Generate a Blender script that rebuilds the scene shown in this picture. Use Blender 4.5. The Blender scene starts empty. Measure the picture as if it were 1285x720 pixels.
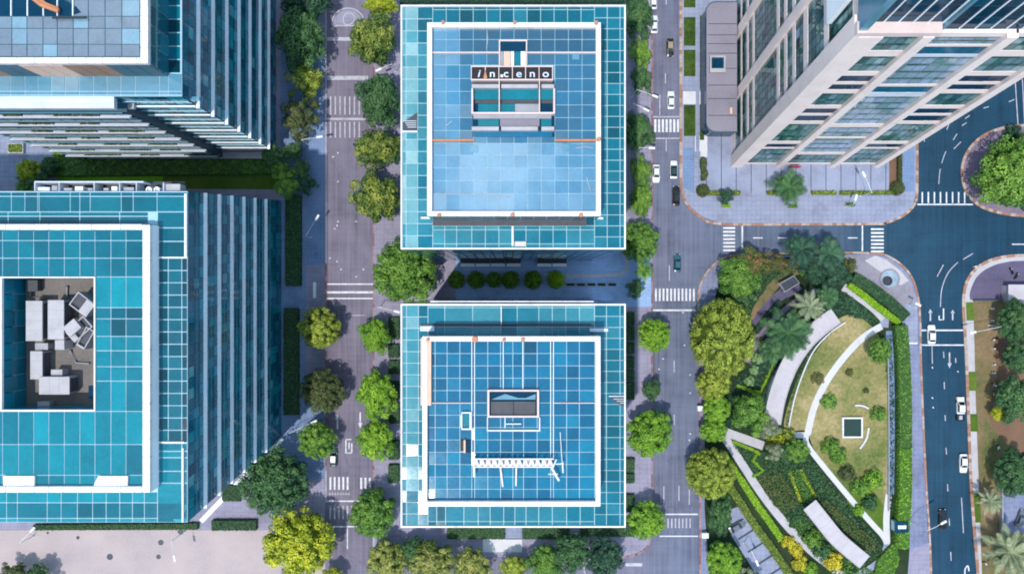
import bpy, math, random
import numpy as np
from mathutils import Vector, Matrix
random.seed(7); RNG = np.random.default_rng(11)
S = bpy.context.scene
COL = S.collection
D = 200.0            # camera height in metres
K = 0.2              # metres per photo pixel on the ground
R = math.radians

def P(x, y, z=0.0):
    f = K * (D - z) / D
    return Vector(((x - 642.5) * f, (360 - y) * f, z))

# ------------------------------------------------------------------ materials
def lin(c):
    return tuple(((v/255)/12.92 if v/255 <= 0.04045 else (((v/255)+0.055)/1.055)**2.4) for v in c)
MATS = {}
class NT:
    def __init__(s, name):
        s.m = bpy.data.materials.new(name); s.m.use_nodes = True
        s.t = s.m.node_tree; s.n = s.t.nodes; s.l = s.t.links
        s.b = s.n['Principled BSDF']
        MATS[name] = s.m
    def new(s, typ, **kw):
        n = s.n.new(typ)
        for k, v in kw.items(): setattr(n, k, v)
        return n
    def pos(s, scale=(1,1,1)):
        g = s.new('ShaderNodeNewGeometry'); mp = s.new('ShaderNodeMapping')
        mp.inputs['Scale'].default_value = scale
        s.l.new(g.outputs['Position'], mp.inputs['Vector']); return mp.outputs[0]
    def noise(s, vec, scale, detail=4, rough=.55):
        n = s.new('ShaderNodeTexNoise'); n.inputs['Scale'].default_value = scale
        n.inputs['Detail'].default_value = detail; n.inputs['Roughness'].default_value = rough
        s.l.new(vec, n.inputs['Vector']); return n.outputs['Fac']
    def ramp(s, fac, stops, interp='LINEAR'):
        r = s.new('ShaderNodeValToRGB'); r.color_ramp.interpolation = interp
        e = r.color_ramp.elements
        while len(e) < len(stops): e.new(0.5)
        for el, (p, c) in zip(e, stops): el.position = p; el.color = (*c, 1)
        s.l.new(fac, r.inputs[0]); return r.outputs[0]
    def mix(s, fac, a, b, mode='MIX'):
        n = s.new('ShaderNodeMix', data_type='RGBA', blend_type=mode)
        for sock, v in ((n.inputs[0], fac), (n.inputs[6], a), (n.inputs[7], b)):
            if isinstance(v, (int, float)): sock.default_value = v
            elif isinstance(v, tuple): sock.default_value = (*v, 1)
            else: s.l.new(v, sock)
        return n.outputs[2]
    def math(s, op, a, b=0.0, clamp=False):
        n = s.new('ShaderNodeMath', operation=op); n.use_clamp = clamp
        for sock, v in ((n.inputs[0], a), (n.inputs[1], b)):
            if isinstance(v, (int, float)): sock.default_value = v
            else: s.l.new(v, sock)
        return n.outputs[0]
    def attr(s, name='tint'):
        a = s.new('ShaderNodeAttribute'); a.attribute_name = name; return a.outputs['Fac']
    def out(s, col, rough=.8, metal=0., spec=.4):
        if isinstance(col, tuple): s.b.inputs['Base Color'].default_value = (*col, 1)
        else: s.l.new(col, s.b.inputs['Base Color'])
        if isinstance(rough, (int, float)): s.b.inputs['Roughness'].default_value = rough
        else: s.l.new(rough, s.b.inputs['Roughness'])
        s.b.inputs['Metallic'].default_value = metal
        s.b.inputs['Specular IOR Level'].default_value = spec
        return s.m
    def bump(s, h, strength=.3, dist=.05):
        b = s.new('ShaderNodeBump'); b.inputs['Strength'].default_value = strength
        b.inputs['Distance'].default_value = dist
        s.l.new(h, b.inputs['Height']); s.l.new(b.outputs[0], s.b.inputs['Normal'])

def speck(name, c, amt=.25, s1=.35, s2=3.0, rough=.85, metal=0., spec=.35, second=None):
    """a plain surface with two scales of mottling (second = stain colour)"""
    t = NT(name); p = t.pos()
    a = t.noise(p, s1, 5); b = t.noise(p, s2, 3)
    v = t.math('ADD', t.math('MULTIPLY', a, .65), t.math('MULTIPLY', b, .35))
    dark = second or tuple(x*(1-amt) for x in c); light = tuple(min(1, x*(1+amt*.6)) for x in c)
    col = t.ramp(v, [(.32, dark), (.5, c), (.68, light)])
    return t.out(col, rough, metal, spec)

def asphalt(name):
    t = NT(name); p = t.pos()
    sx = t.new('ShaderNodeSeparateXYZ'); t.l.new(p, sx.inputs[0])
    u = t.math('MULTIPLY', t.math('ADD', sx.outputs[0], 128.5), 1/257)
    wob = t.math('MULTIPLY', t.math('SUBTRACT', t.noise(p, .03, 3), .5), .22)
    u = t.math('ADD', u, wob)
    # colour grade put into the asphalt: warm grey west, blue-black east
    base = t.ramp(u, [(.30, (.172,.152,.205)), (.60, (.15,.15,.212)), (.72, (.115,.14,.21)), (.86, (.017,.056,.098)), (1, (.008,.042,.082))])
    big = t.noise(p, .12, 6, .6); fine = t.noise(p, 7, 3)
    streak_v = t.noise(t.pos((1.6, .035, 1)), 1.0, 3)
    streak_h = t.noise(t.pos((.035, 1.6, 1)), 1.0, 3)
    m = t.math('ADD', t.math('MULTIPLY', big, .45), t.math('MULTIPLY', streak_v, .4))
    m = t.math('ADD', m, t.math('MULTIPLY', streak_h, .12)); m = t.math('ADD', m, t.math('MULTIPLY', fine, .10))
    col = t.mix(1.0, base, t.ramp(m, [(.38, (.58,.59,.62)), (.52, (1,1,1)), (.66, (1.32,1.28,1.24))]), 'MULTIPLY')
    # tar-sealed cracks and patches
    v = t.new('ShaderNodeTexVoronoi', feature='DISTANCE_TO_EDGE'); v.inputs['Scale'].default_value = .055
    nz=t.new('ShaderNodeTexNoise'); nz.inputs['Scale'].default_value=.25; nz.inputs['Detail'].default_value=5; t.l.new(t.pos(),nz.inputs['Vector'])
    vm=t.new('ShaderNodeVectorMath',operation='MULTIPLY_ADD'); t.l.new(nz.outputs['Color'],vm.inputs[0]); vm.inputs[1].default_value=(7,7,0); t.l.new(t.pos(),vm.inputs[2]); t.l.new(vm.outputs[0], v.inputs['Vector'])
    crack = t.ramp(v.outputs['Distance'], [(0, (.80,.80,.82)), (.006, (1,1,1))])
    col = t.mix(1.0, col, crack, 'MULTIPLY')
    t.bump(fine, .25, .02)
    return t.out(col, .88, 0, .25)

def paving(name, c1, c2, joint, w, h, amt=.12, rot=0, mort=.035):
    t = NT(name); p = t.pos()
    if rot:
        mp = t.new('ShaderNodeMapping'); mp.inputs['Rotation'].default_value = (0,0,rot); t.l.new(p, mp.inputs[0]); p = mp.outputs[0]
    br = t.new('ShaderNodeTexBrick'); br.offset = .0; br.inputs['Scale'].default_value = 1
    br.inputs['Brick Width'].default_value = w; br.inputs['Row Height'].default_value = h
    br.inputs['Mortar Size'].default_value = mort; br.inputs['Color1'].default_value = (*c1,1)
    br.inputs['Color2'].default_value = (*c2,1); br.inputs['Mortar'].default_value = (*joint,1)
    t.l.new(p, br.inputs['Vector'])
    a = t.noise(t.pos(), .18, 6, .6); b = t.noise(t.pos(), 2.5, 3)
    m = t.math('ADD', t.math('MULTIPLY', a, .7), t.math('MULTIPLY', b, .3))
    col = t.mix(1.0, br.outputs['Color'], t.ramp(m, [(.35, (1-2*amt,)*3), (.5, (1,1,1)), (.66, (1+amt,)*3)]), 'MULTIPLY')
    return t.out(col, .85, 0, .3)

def glass(name, stops, rough=.10, metal=.35, dirt=.25, spec=.5, ior=2.0):
    t = NT(name); p = t.pos()
    col = t.ramp(t.attr(), stops)
    d = t.noise(p, .22, 5, .6); f = t.noise(p, 1.7, 4, .65)
    m = t.math('ADD', t.math('MULTIPLY', d, .6), t.math('MULTIPLY', f, .4))
    col = t.mix(1.0, col, t.ramp(m, [(.34, (1-dirt,)*3), (.52, (1,1,1)), (.7, (1+dirt*.9,)*3)]), 'MULTIPLY')
    r = t.math('ADD', t.math('MULTIPLY', f, .05), rough*.4, True)
    t.b.inputs['IOR'].default_value = ior
    return t.out(col, r, metal, spec)

def leafmat(name, dark, mid, light, rough=.6):
    t = NT(name)
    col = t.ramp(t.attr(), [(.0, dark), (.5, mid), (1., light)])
    oi = t.new('ShaderNodeObjectInfo')
    col = t.mix(1.0, col, t.ramp(oi.outputs['Random'], [(0, (.84,.88,.9)), (1, (1.14,1.1,1.0))]), 'MULTIPLY')
    return t.out(col, rough, 0, .25)

def lawn(name, stops, s=.09):
    t = NT(name); p = t.pos()
    a = t.noise(p, s, 6, .62); b = t.noise(p, 1.2, 4, .7); c = t.noise(p, 9, 2)
    m = t.math('ADD', t.math('MULTIPLY', a, .6), t.math('ADD', t.math('MULTIPLY', b, .25), t.math('MULTIPLY', c, .15)))
    t.bump(c, .5, .05)
    return t.out(t.ramp(m, stops), .95, 0, .1)

M = {}
M['asphalt'] = asphalt('asphalt')
M['paint'] = speck('road_paint', (.66,.66,.70), .38, .8, 5.0, .8)
M['paint_worn'] = speck('worn_road_paint', (.44,.43,.49), .4, .8, 5.0, .8)
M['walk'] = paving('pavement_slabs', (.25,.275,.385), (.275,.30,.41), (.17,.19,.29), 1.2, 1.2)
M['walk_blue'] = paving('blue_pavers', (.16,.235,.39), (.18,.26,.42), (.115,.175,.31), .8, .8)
M['walk_gap'] = paving('shade_lift_pavers', (.26,.40,.64), (.29,.43,.68), (.20,.31,.52), .8, .8)  # brighter copy of the blue pavers, lifting the towers' shade by colour
M['walk_dark'] = paving('dark_blue_slabs', (.19,.215,.335), (.21,.235,.36), (.13,.15,.25), 1.2, 1.2, .16)
M['walk_lilac'] = paving('lilac_slabs', (.265,.25,.34), (.29,.272,.365), (.19,.18,.27), 2.0, 1.2)
M['plaza'] = paving('plaza_slabs', (.255,.285,.40), (.28,.31,.425), (.045,.055,.10), 3.75, 40., mort=.09)
M['street_pale'] = speck('pale_street_concrete', (.43,.355,.358), .22, .10, 2.2, .88, second=(.34,.295,.33))
M['plum'] = paving('plum_pavers', (.105,.09,.155), (.115,.1,.17), (.07,.06,.12), 5., .55)
M['mauve'] = paving('mauve_pavers', (.20,.155,.225), (.225,.175,.24), (.14,.11,.17), .9, .9)
M['fount'] = paving('grey_setts', (.25,.235,.285), (.28,.26,.31), (.19,.18,.23), .5, .5)
M['pale'] = speck('pale_concrete', (.60,.585,.62), .14, .5, 3)
M['path'] = speck('path_concrete', (.44,.42,.45), .16, .4, 3)
M['whitepath'] = speck('white_path', (.56,.55,.575), .1, .5, 3)
M['roofwhite'] = speck('white_canopy_roof', (.47,.435,.47), .16, .3, 4)
t = NT('kerb_stone')
col = t.ramp(t.attr(), [(.0, (.33,.17,.115)), (.55, (.37,.235,.175)), (1, (.44,.35,.31))])
M['kerb'] = t.out(t.mix(1., col, t.ramp(t.noise(t.pos(), 1.4, 4), [(.3,(.7,.7,.7)),(.7,(1.15,1.15,1.15))]), 'MULTIPLY'), .85)
t = NT('red_kerb_stone')
col = t.ramp(t.attr(), [(.0, (.25,.10,.10)), (1, (.33,.22,.24))])
M['kerb_red'] = t.out(t.mix(1., col, t.ramp(t.noise(t.pos(), 1.4, 4), [(.3,(.7,.7,.7)),(.7,(1.2,1.2,1.2))]), 'MULTIPLY'), .85)
M['kerb_grey'] = speck('grey_kerb_stone', (.42,.42,.48), .2, .8, 4)
M['white'] = speck('white_coated_metal', (.74,.73,.75), .12, .45, 2.6, .5, second=(.56,.545,.55))
M['cream'] = speck('cream_stone', (.81,.685,.65), .12, .25, 1.6, .7)
M['cream2'] = speck('pinkish_stone', (.66,.53,.51), .12, .25, 1.6, .7)
M['band'] = speck('pale_blue_band', (.86,.91,.96), .10, .3, 2, .5)
M['ledge'] = speck('ledge_concrete', (.57,.62,.71), .16, .3, 2, .7)
M['steel'] = speck('grey_metal', (.30,.31,.35), .2, .6, 3, .5, .3)
M['darksteel'] = speck('dark_metal', (.035,.045,.06), .25, .6, 3, .5, .2)
M['black'] = speck('black_panel', (.010,.008,.012), .25, .6, 3, .55)
M['unit'] = speck('unit_casing', (.40,.385,.41), .2, .5, 3, .55)
M['unit_dark'] = speck('unit_grille', (.06,.065,.08), .25, .8, 4, .6)
M['court'] = speck('courtyard_deck', (.165,.145,.135), .35, .2, 2.0, .85)
M['orange'] = speck('orange_rail', (.50,.20,.10), .2, .8, 3, .6)
M['peach'] = speck('peach_panel', (.66,.44,.34), .12, .5, 2, .6)
M['brownpanel'] = speck('brown_panel', (.28,.16,.105), .3, .3, 2, .6)
M['redpanel'] = speck('red_panel', (.45,.05,.09), .1)
M['hatch_green'] = speck('dark_green_cover', (.006,.035,.030), .3, .5, 3, .6)
M['podium'] = speck('podium_membrane', (.235,.215,.265), .2, .12, 2.0, .85)
M['soil'] = speck('bare_earth', (.17,.098,.062), .3, .2, 2.5, .95)
M['bark'] = speck('bark', (.09,.065,.05), .3, 1.5, 6, .95)
M['rubber'] = speck('rubber', (.012,.012,.014), .2)
M['frame_teal'] = speck('pale_mullion', (.36,.55,.60), .10, .5, 2, .45)
M['frame_blue'] = speck('silver_mullion', (.33,.53,.64), .10, .5, 2, .45)
M['frame_mid'] = speck('teal_mullion', (.10,.27,.35), .15, .5, 2, .45)
M['frame_dark'] = speck('dark_mullion', (.04,.10,.14), .15, .5, 2, .45)
M['water'] = glass('fountain_water', [(0,(.22,.30,.37)),(1,(.34,.42,.50))], .1, 0, .45)
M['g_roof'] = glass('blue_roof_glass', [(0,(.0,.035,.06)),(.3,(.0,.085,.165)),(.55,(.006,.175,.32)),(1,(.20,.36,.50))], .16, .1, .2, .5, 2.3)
M['g_roof2'] = glass('deep_blue_roof_glass', [(0,(.0,.04,.08)),(.5,(.0,.12,.235)),(1,(.005,.24,.37))], .14, .05, .22, .5, 1.55)
M['g_teal'] = glass('teal_roof_glass', [(0,(.0,.03,.05)),(.4,(.0,.135,.19)),(.7,(.0,.255,.32)),(1,(.12,.44,.48))], .16, .08, .2, .5, 1.6)
M['g_skirt'] = glass('green_tinted_glass', [(0,(.002,.04,.055)),(.4,(.004,.15,.225)),(.7,(.06,.28,.345)),(1,(.34,.52,.54))], .14, .0, .2, .4, 1.5)
M['g_lilac'] = glass('silver_roof_glass', [(0,(.03,.05,.075)),(.5,(.185,.235,.295)),(1,(.22,.38,.48))], .16, .12, .18)
M['g_sky'] = glass('sky_blue_glass', [(0,(.05,.17,.26)),(.5,(.105,.28,.39)),(1,(.26,.38,.46))], .16, .12, .18)
M['g_wall'] = glass('dark_curtain_glass', [(0,(.002,.05,.085)),(.5,(.004,.20,.30)),(.85,(.015,.34,.44)),(1,(.20,.42,.47))], .10, .0, .25, .22, 1.45)
M['g_tr'] = glass('green_window_glass', [(0,(.012,.05,.06)),(.35,(.05,.19,.18)),(.65,(.24,.40,.42)),(1,(.40,.50,.68))], .08, .15, .25, .5, 1.8)
M['g_navy'] = glass('navy_glass', [(0,(.002,.01,.025)),(.5,(.003,.04,.085)),(1,(.01,.13,.21))], .10, .0, .25, .22, 1.45)
M['car_glass'] = glass('car_glass', [(0,(.006,.012,.018)),(1,(.02,.03,.04))], .06, .3, .1)
M['lamp_lens'] = speck('lamp_lens', (.75,.76,.78), .05)
M['tail_lens'] = speck('tail_lens', (.35,.02,.02), .1)
def paint(name, c): return NT(name).out(c, .28, .15, .6)
M['car_white'] = paint('white_car_paint', (.78,.79,.80)); M['car_black'] = paint('black_car_paint', (.012,.013,.016))
M['car_teal'] = paint('teal_car_paint', (.02,.10,.15)); M['car_grey'] = paint('grey_car_paint', (.13,.15,.18))
M['car_tan'] = paint('tan_car_paint', (.36,.29,.20)); M['car_green'] = paint('dark_green_car_paint', (.012,.05,.06))
M['lawn_dry'] = lawn('dry_lawn', [(.40,(.075,.125,.03)),(.46,(.165,.18,.06)),(.52,(.265,.23,.10)),(.59,(.40,.325,.175))],.05)
M['lawn_green'] = lawn('green_lawn', [(.34,(.04,.09,.014)),(.5,(.085,.145,.022)),(.66,(.145,.20,.04))])
M['lawn_dark'] = lawn('shaded_lawn', [(.36,(.018,.045,.010)),(.5,(.045,.085,.016)),(.64,(.085,.12,.03))],.3)  # darker copy of the green lawn, shade put into its colour
M['lawn_bright'] = lawn('bright_lawn', [(.34,(.10,.26,.012)),(.5,(.17,.36,.02)),(.66,(.25,.46,.04))])
M['lawn_brown'] = lawn('worn_lawn', [(.40,(.075,.10,.035)),(.47,(.15,.13,.06)),(.53,(.20,.145,.08)),(.60,(.27,.185,.115))],.07)
M['bed_soil'] = lawn('planting_soil', [(.34,(.012,.022,.012)),(.5,(.02,.04,.018)),(.66,(.05,.06,.03))])
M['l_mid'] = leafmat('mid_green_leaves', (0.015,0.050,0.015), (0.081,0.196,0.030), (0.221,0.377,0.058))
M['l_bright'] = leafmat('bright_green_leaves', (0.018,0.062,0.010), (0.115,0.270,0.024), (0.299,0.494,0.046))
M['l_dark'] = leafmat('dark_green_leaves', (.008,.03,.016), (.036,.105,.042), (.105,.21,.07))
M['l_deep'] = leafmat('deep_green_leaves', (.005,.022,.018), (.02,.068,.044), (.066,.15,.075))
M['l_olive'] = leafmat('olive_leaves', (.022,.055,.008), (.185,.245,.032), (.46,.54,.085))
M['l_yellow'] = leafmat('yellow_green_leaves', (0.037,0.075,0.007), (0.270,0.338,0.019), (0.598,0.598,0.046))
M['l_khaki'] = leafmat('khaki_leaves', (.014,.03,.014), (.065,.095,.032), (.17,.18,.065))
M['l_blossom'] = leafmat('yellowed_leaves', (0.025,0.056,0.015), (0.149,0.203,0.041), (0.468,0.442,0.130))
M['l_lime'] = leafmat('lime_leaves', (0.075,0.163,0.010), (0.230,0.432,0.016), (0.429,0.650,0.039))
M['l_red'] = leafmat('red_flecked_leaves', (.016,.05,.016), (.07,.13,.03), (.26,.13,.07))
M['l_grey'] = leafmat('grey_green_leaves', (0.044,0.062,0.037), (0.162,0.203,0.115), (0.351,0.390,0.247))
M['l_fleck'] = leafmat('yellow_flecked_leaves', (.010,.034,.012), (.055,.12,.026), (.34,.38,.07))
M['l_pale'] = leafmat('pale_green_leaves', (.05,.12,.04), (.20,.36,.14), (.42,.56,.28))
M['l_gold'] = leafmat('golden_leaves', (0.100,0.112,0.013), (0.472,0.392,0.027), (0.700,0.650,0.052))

# ------------------------------------------------------------------ object helpers
def link(o, parent=None):
    COL.objects.link(o)
    if parent is not None: o.parent = parent
    return o
def tag(o, label=None, cat=None, group=None, kind=None):
    if label: o['label'] = label
    if cat: o['category'] = cat
    if group: o['group'] = group
    if kind: o['kind'] = kind
    return o
def thing(name, label, cat, loc=(0,0,0), rz=0, group=None):
    o = bpy.data.objects.new(name, None); o.empty_display_size = .3
    o.location = loc; o.rotation_euler = (0,0,rz)
    return tag(link(o), label, cat, group)

def area2(p):
    return sum(p[i][0]*p[(i+1)%len(p)][1]-p[(i+1)%len(p)][0]*p[i][1] for i in range(len(p)))

class MB:
    def __init__(s): s.v=[]; s.f=[]; s.t=[]
    def face(s, pts, tint=.5):
        b=len(s.v); s.v += [tuple(p) for p in pts]; s.f.append(tuple(range(b,b+len(pts)))); s.t.append(tint)
        return s
    def hexa(s, b, t, tint=.5):
        """b,t: 4 bottom and 4 top points, counter-clockwise seen from above"""
        o=len(s.v); s.v += [tuple(p) for p in list(b)+list(t)]
        for f in ((3,2,1,0),(4,5,6,7),(0,1,5,4),(1,2,6,5),(2,3,7,6),(3,0,4,7)):
            s.f.append(tuple(o+i for i in f)); s.t.append(tint)
        return s
    def box(s, x0,y0,z0,x1,y1,z1, tint=.5):
        x0,x1=min(x0,x1),max(x0,x1); y0,y1=min(y0,y1),max(y0,y1)
        q=[(x0,y0),(x1,y0),(x1,y1),(x0,y1)]
        return s.hexa([(a,b,z0) for a,b in q],[(a,b,z1) for a,b in q],tint)
    def obox(s, c, l, w, z0, z1, ang, tint=.5, taper=1.):
        ca,sa=math.cos(ang),math.sin(ang)
        def q(k): return [(c[0]+ca*x*k-sa*y*k, c[1]+sa*x*k+ca*y*k) for x,y in ((-l/2,-w/2),(l/2,-w/2),(l/2,w/2),(-l/2,w/2))]
        return s.hexa([(a,b,z0) for a,b in q(1)],[(a,b,z1) for a,b in q(taper)],tint)
    def prism(s, poly, z0, z1, tint=.5, sides=True):
        poly=[(p[0],p[1]) for p in poly]
        if area2(poly)<0: poly=poly[::-1]
        n=len(poly); o=len(s.v)
        s.v += [(x,y,z1) for x,y in poly]; s.f.append(tuple(range(o,o+n))); s.t.append(tint)
        if sides:
            s.v += [(x,y,z0) for x,y in poly]
            for i in range(n):
                j=(i+1)%n; s.f.append((o+n+i,o+n+j,o+j,o+i)); s.t.append(tint)
        return s
    def strip(s, line, w, z0, z1, alt=False, seg=1.1):
        pts=[Vector((p[0],p[1],0)) for p in line]
        if alt: pts=resample(pts, seg)
        n=len(pts); L=[];Rr=[]
        for i in range(n):
            d=(pts[min(i+1,n-1)]-pts[max(i-1,0)]); d.normalize(); nn=Vector((-d.y,d.x,0))
            ww = w[i] if isinstance(w,(list,tuple)) else w
            L.append(pts[i]+nn*ww/2); Rr.append(pts[i]-nn*ww/2)
        for i in range(n-1):
            tt = (random.choice((.0,.15,.9,1.)) if alt else .5)
            a,b,c,d = Rr[i],Rr[i+1],L[i+1],L[i]
            s.face([(p.x,p.y,z1) for p in (a,b,c,d)],tt)
            if z1-z0>.01:
                s.face([(d.x,d.y,z1),(c.x,c.y,z1),(c.x,c.y,z0),(d.x,d.y,z0)],tt)
                s.face([(b.x,b.y,z1),(a.x,a.y,z1),(a.x,a.y,z0),(b.x,b.y,z0)],tt)
        if z1-z0>.01:
            for i in (0,n-1):
                a,b=Rr[i],L[i]; q=[(a.x,a.y,z1),(b.x,b.y,z1),(b.x,b.y,z0),(a.x,a.y,z0)]
                s.face(q if i==0 else q[::-1],.5)
        return s
    def tube(s, pts, rad, n=8, tint=.5):
        pts=[Vector(p) for p in pts]; o=len(s.v)
        for i,p in enumerate(pts):
            d=(pts[min(i+1,len(pts)-1)]-pts[max(i-1,0)]).normalized()
            a=d.orthogonal().normalized(); b=d.cross(a)
            r = rad[i] if isinstance(rad,(list,tuple)) else rad
            for k in range(n):
                q=2*math.pi*k/n; v=p+a*math.cos(q)*r+b*math.sin(q)*r; s.v.append(tuple(v))
        for i in range(len(pts)-1):
            for k in range(n):
                k2=(k+1)%n; s.f.append((o+i*n+k,o+i*n+k2,o+(i+1)*n+k2,o+(i+1)*n+k)); s.t.append(tint)
        s.f.append(tuple(o+k for k in range(n))[::-1]); s.t.append(tint)
        e=o+(len(pts)-1)*n; s.f.append(tuple(e+k for k in range(n))); s.t.append(tint)
        return s
    def lathe(s, c, prof, n=20, tint=.5):
        o=len(s.v)
        for r,z in prof:
            for k in range(n):
                q=2*math.pi*k/n; s.v.append((c[0]+r*math.cos(q),c[1]+r*math.sin(q),z))
        for i in range(len(prof)-1):
            for k in range(n):
                k2=(k+1)%n; s.f.append((o+i*n+k,o+i*n+k2,o+(i+1)*n+k2,o+(i+1)*n+k)); s.t.append(tint)
        e=o+(len(prof)-1)*n; s.f.append(tuple(e+k for k in range(n))); s.t.append(tint)
        return s
    def build(s, name, mat, parent=None, smooth=False, label=None):
        off = Vector((0,0,0)); q_=parent
        while q_ is not None:
            if q_.get('_abs'): off = Vector(q_.location); break
            q_ = q_.parent
        me=bpy.data.meshes.new(name)
        me.from_pydata([(x-off.x,y-off.y,z-off.z) for x,y,z in s.v],[],s.f)
        a=me.attributes.new('tint','FLOAT','FACE'); a.data.foreach_set('value',np.array(s.t,dtype=np.float32))
        if smooth: me.polygons.foreach_set('use_smooth',[True]*len(me.polygons))
        me.materials.append(M[mat]); me.update()
        o=link(bpy.data.objects.new(name,me),parent)
        if label: o['label']=label
        return o

def thing_abs(name,label,cat,loc,group=None):
    """a thing whose parts are given in world coordinates"""
    o=thing(name,label,cat,loc,0,group); o['_abs']=1; return o
def resample(pts, seg):
    out=[pts[0]]; 
    for a,b in zip(pts[:-1],pts[1:]):
        n=max(1,round((b-a).length/seg))
        out += [a.lerp(b,(i+1)/n) for i in range(n)]
    return out
def curve(px, n=8, closed=False):
    """Catmull-Rom through photo-plan points"""
    p=[Vector((a[0],a[1],0)) for a in px]; out=[]; m=len(p)
    rng=range(m if closed else m-1)
    for i in rng:
        p0=p[(i-1)%m] if closed or i>0 else p[0]; p1=p[i]; p2=p[(i+1)%m]
        p3=p[(i+2)%m] if closed or i+2<m else p[-1]
        for k in range(n):
            t=k/n; out.append(.5*((2*p1)+(p2-p0)*t+(2*p0-5*p1+4*p2-p3)*t*t+(3*p1-p0-3*p2+p3)*t**3))
    if not closed: out.append(p[-1])
    return [(v.x,v.y) for v in out]
def G(px): return [P(a[0],a[1]) for a in px]
def struct(name,mb,mat): return tag(mb.build(name,mat),kind='structure')
def block(name, px, mat, z=.13, z0=0.):
    return struct(name, MB().prism(G(px),z0,z), mat)
def sheet(name, px, mat, z=.135):
    return struct(name, MB().prism(G(px),0,z,sides=False), mat)
def inpoly(x,y,poly):
    c=np.zeros(len(x),bool); n=len(poly)
    for i in range(n):
        x1,y1=poly[i][0],poly[i][1]; x2,y2=poly[i-1][0],poly[i-1][1]
        cond=((y1>y)!=(y2>y)); 
        with np.errstate(divide='ignore',invalid='ignore'): xi=(x2-x1)*(y-y1)/(y2-y1)+x1
        c^=cond&(x<xi)
    return c

# ------------------------------------------------------------------ foliage
def leaf_mesh(name, C, N, size, tint, core=None):
    """many small rhombic leaf faces; core = (verts,faces) dark inner mass"""
    n=len(C); N=N/np.maximum(np.linalg.norm(N,axis=1,keepdims=True),1e-6)
    rnd=RNG.normal(size=(n,3)); A=np.cross(N,rnd); A/=np.maximum(np.linalg.norm(A,axis=1,keepdims=True),1e-6)
    B=np.cross(N,A); s=size[:,None]
    V=np.stack([C-A*s*.72, C-B*s*.45, C+A*s*.72, C+B*s*.45],1).reshape(-1,3)
    F=np.arange(4*n).reshape(n,4); T=tint
    cv=np.zeros((0,3)); cf=np.zeros((0,4),int)
    if core is not None:
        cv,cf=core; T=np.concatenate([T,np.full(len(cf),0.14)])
        F=np.concatenate([F,cf+4*n]); V=np.concatenate([V,cv])
    me=bpy.data.meshes.new(name)
    me.vertices.add(len(V)); me.vertices.foreach_set('co',V.astype(np.float32).ravel())
    me.loops.add(F.size); me.loops.foreach_set('vertex_index',F.astype(np.int32).ravel())
    me.polygons.add(len(F)); me.polygons.foreach_set('loop_start',(np.arange(len(F))*4).astype(np.int32))
    me.update(calc_edges=True)
    a=me.attributes.new('tint','FLOAT','FACE'); a.data.foreach_set('value',np.clip(T,0,1).astype(np.float32))
    return me
def uvsphere(c, r, nu=10, nv=6):
    v=[];f=[]
    for j in range(nv+1):
        th=math.pi*(j+.02)/(nv+.04)
        for i in range(nu):
            ph=2*math.pi*i/nu; v.append((c[0]+r[0]*math.sin(th)*math.cos(ph),c[1]+r[1]*math.sin(th)*math.sin(ph),c[2]+r[2]*math.cos(th)))
    for j in range(nv):
        for i in range(nu): f.append((j*nu+i,(j+1)*nu+i,(j+1)*nu+(i+1)%nu,j*nu+(i+1)%nu))
    return np.array(v),np.array(f)
KINDS = { # clumps, clump radius, leaves, leaf size, outline wobble, flattening, shell jitter, core
 'broad': (46,.23,6500,.060,.10,.62,.16,.70),
 'lumpy': (64,.17,8000,.050,.05,.62,.09,.78),
 'dense': (110,.14,9000,.042,.04,.66,.08,.82),
 'ball':  (230,.105,13000,.034,.02,.80,.025,.93),
 'airy':  (26,.25,3600,.065,.20,.60,.30,.40),
 'ragged':(40,.24,5200,.062,.20,.55,.24,.55),
 'shrub': (22,.30,1300,.11,.10,.70,.15,.72),
}
_crowns={}
def crown_mesh(kind, var):
    key=(kind,var)
    if key in _crowns: return _crowns[key]
    nc,cr,nl,ls,wob,fl,jit,core=KINDS[kind]
    ph=RNG.uniform(0,6.28,4)
    # clump centres evenly spread over the dome (golden spiral), upper two thirds
    i=np.arange(nc); z=1-((i+.5)/nc)**1.3*1.45; th=i*2.39996+RNG.normal(0,.25,nc)
    rr=np.sqrt(np.clip(1-z*z,0,1))
    out=1+wob*(np.sin(2*th+ph[0])*.6+np.sin(3*th+ph[1])*.6+np.sin(5*th+ph[2])*.4)
    k=(1-cr*.8)*(1+RNG.normal(0,jit,nc)*.6)-jit*.3
    CC=np.stack([rr*np.cos(th)*k*out, rr*np.sin(th)*k*out, z*fl*k],1)
    CR=cr*RNG.uniform(.75,1.3,nc); CT=RNG.normal(0,.13,nc)
    w=RNG.integers(0,nc,nl)
    d=RNG.normal(size=(nl,3)); d[:,2]=np.abs(d[:,2])*1.1-.25*(RNG.random(nl)<.3); d/=np.linalg.norm(d,axis=1,keepdims=True)
    rad=RNG.uniform(.72,1.06,nl)
    C=CC[w]+d*(CR[w]*rad)[:,None]*np.array([1,1,.85])
    N=d+RNG.normal(0,.45,(nl,3))+np.array([0,0,.35])
    # shade put into leaf tint: dark deep between clumps, light on clump tops
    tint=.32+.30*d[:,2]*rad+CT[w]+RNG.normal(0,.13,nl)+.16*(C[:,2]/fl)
    size=ls*RNG.uniform(.65,1.35,nl)
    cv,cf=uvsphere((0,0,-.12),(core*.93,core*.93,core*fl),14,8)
    me=leaf_mesh('crown',C,N,size,tint,(cv,cf))
    _crowns[key]=me; return me
_trunks={}
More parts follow.
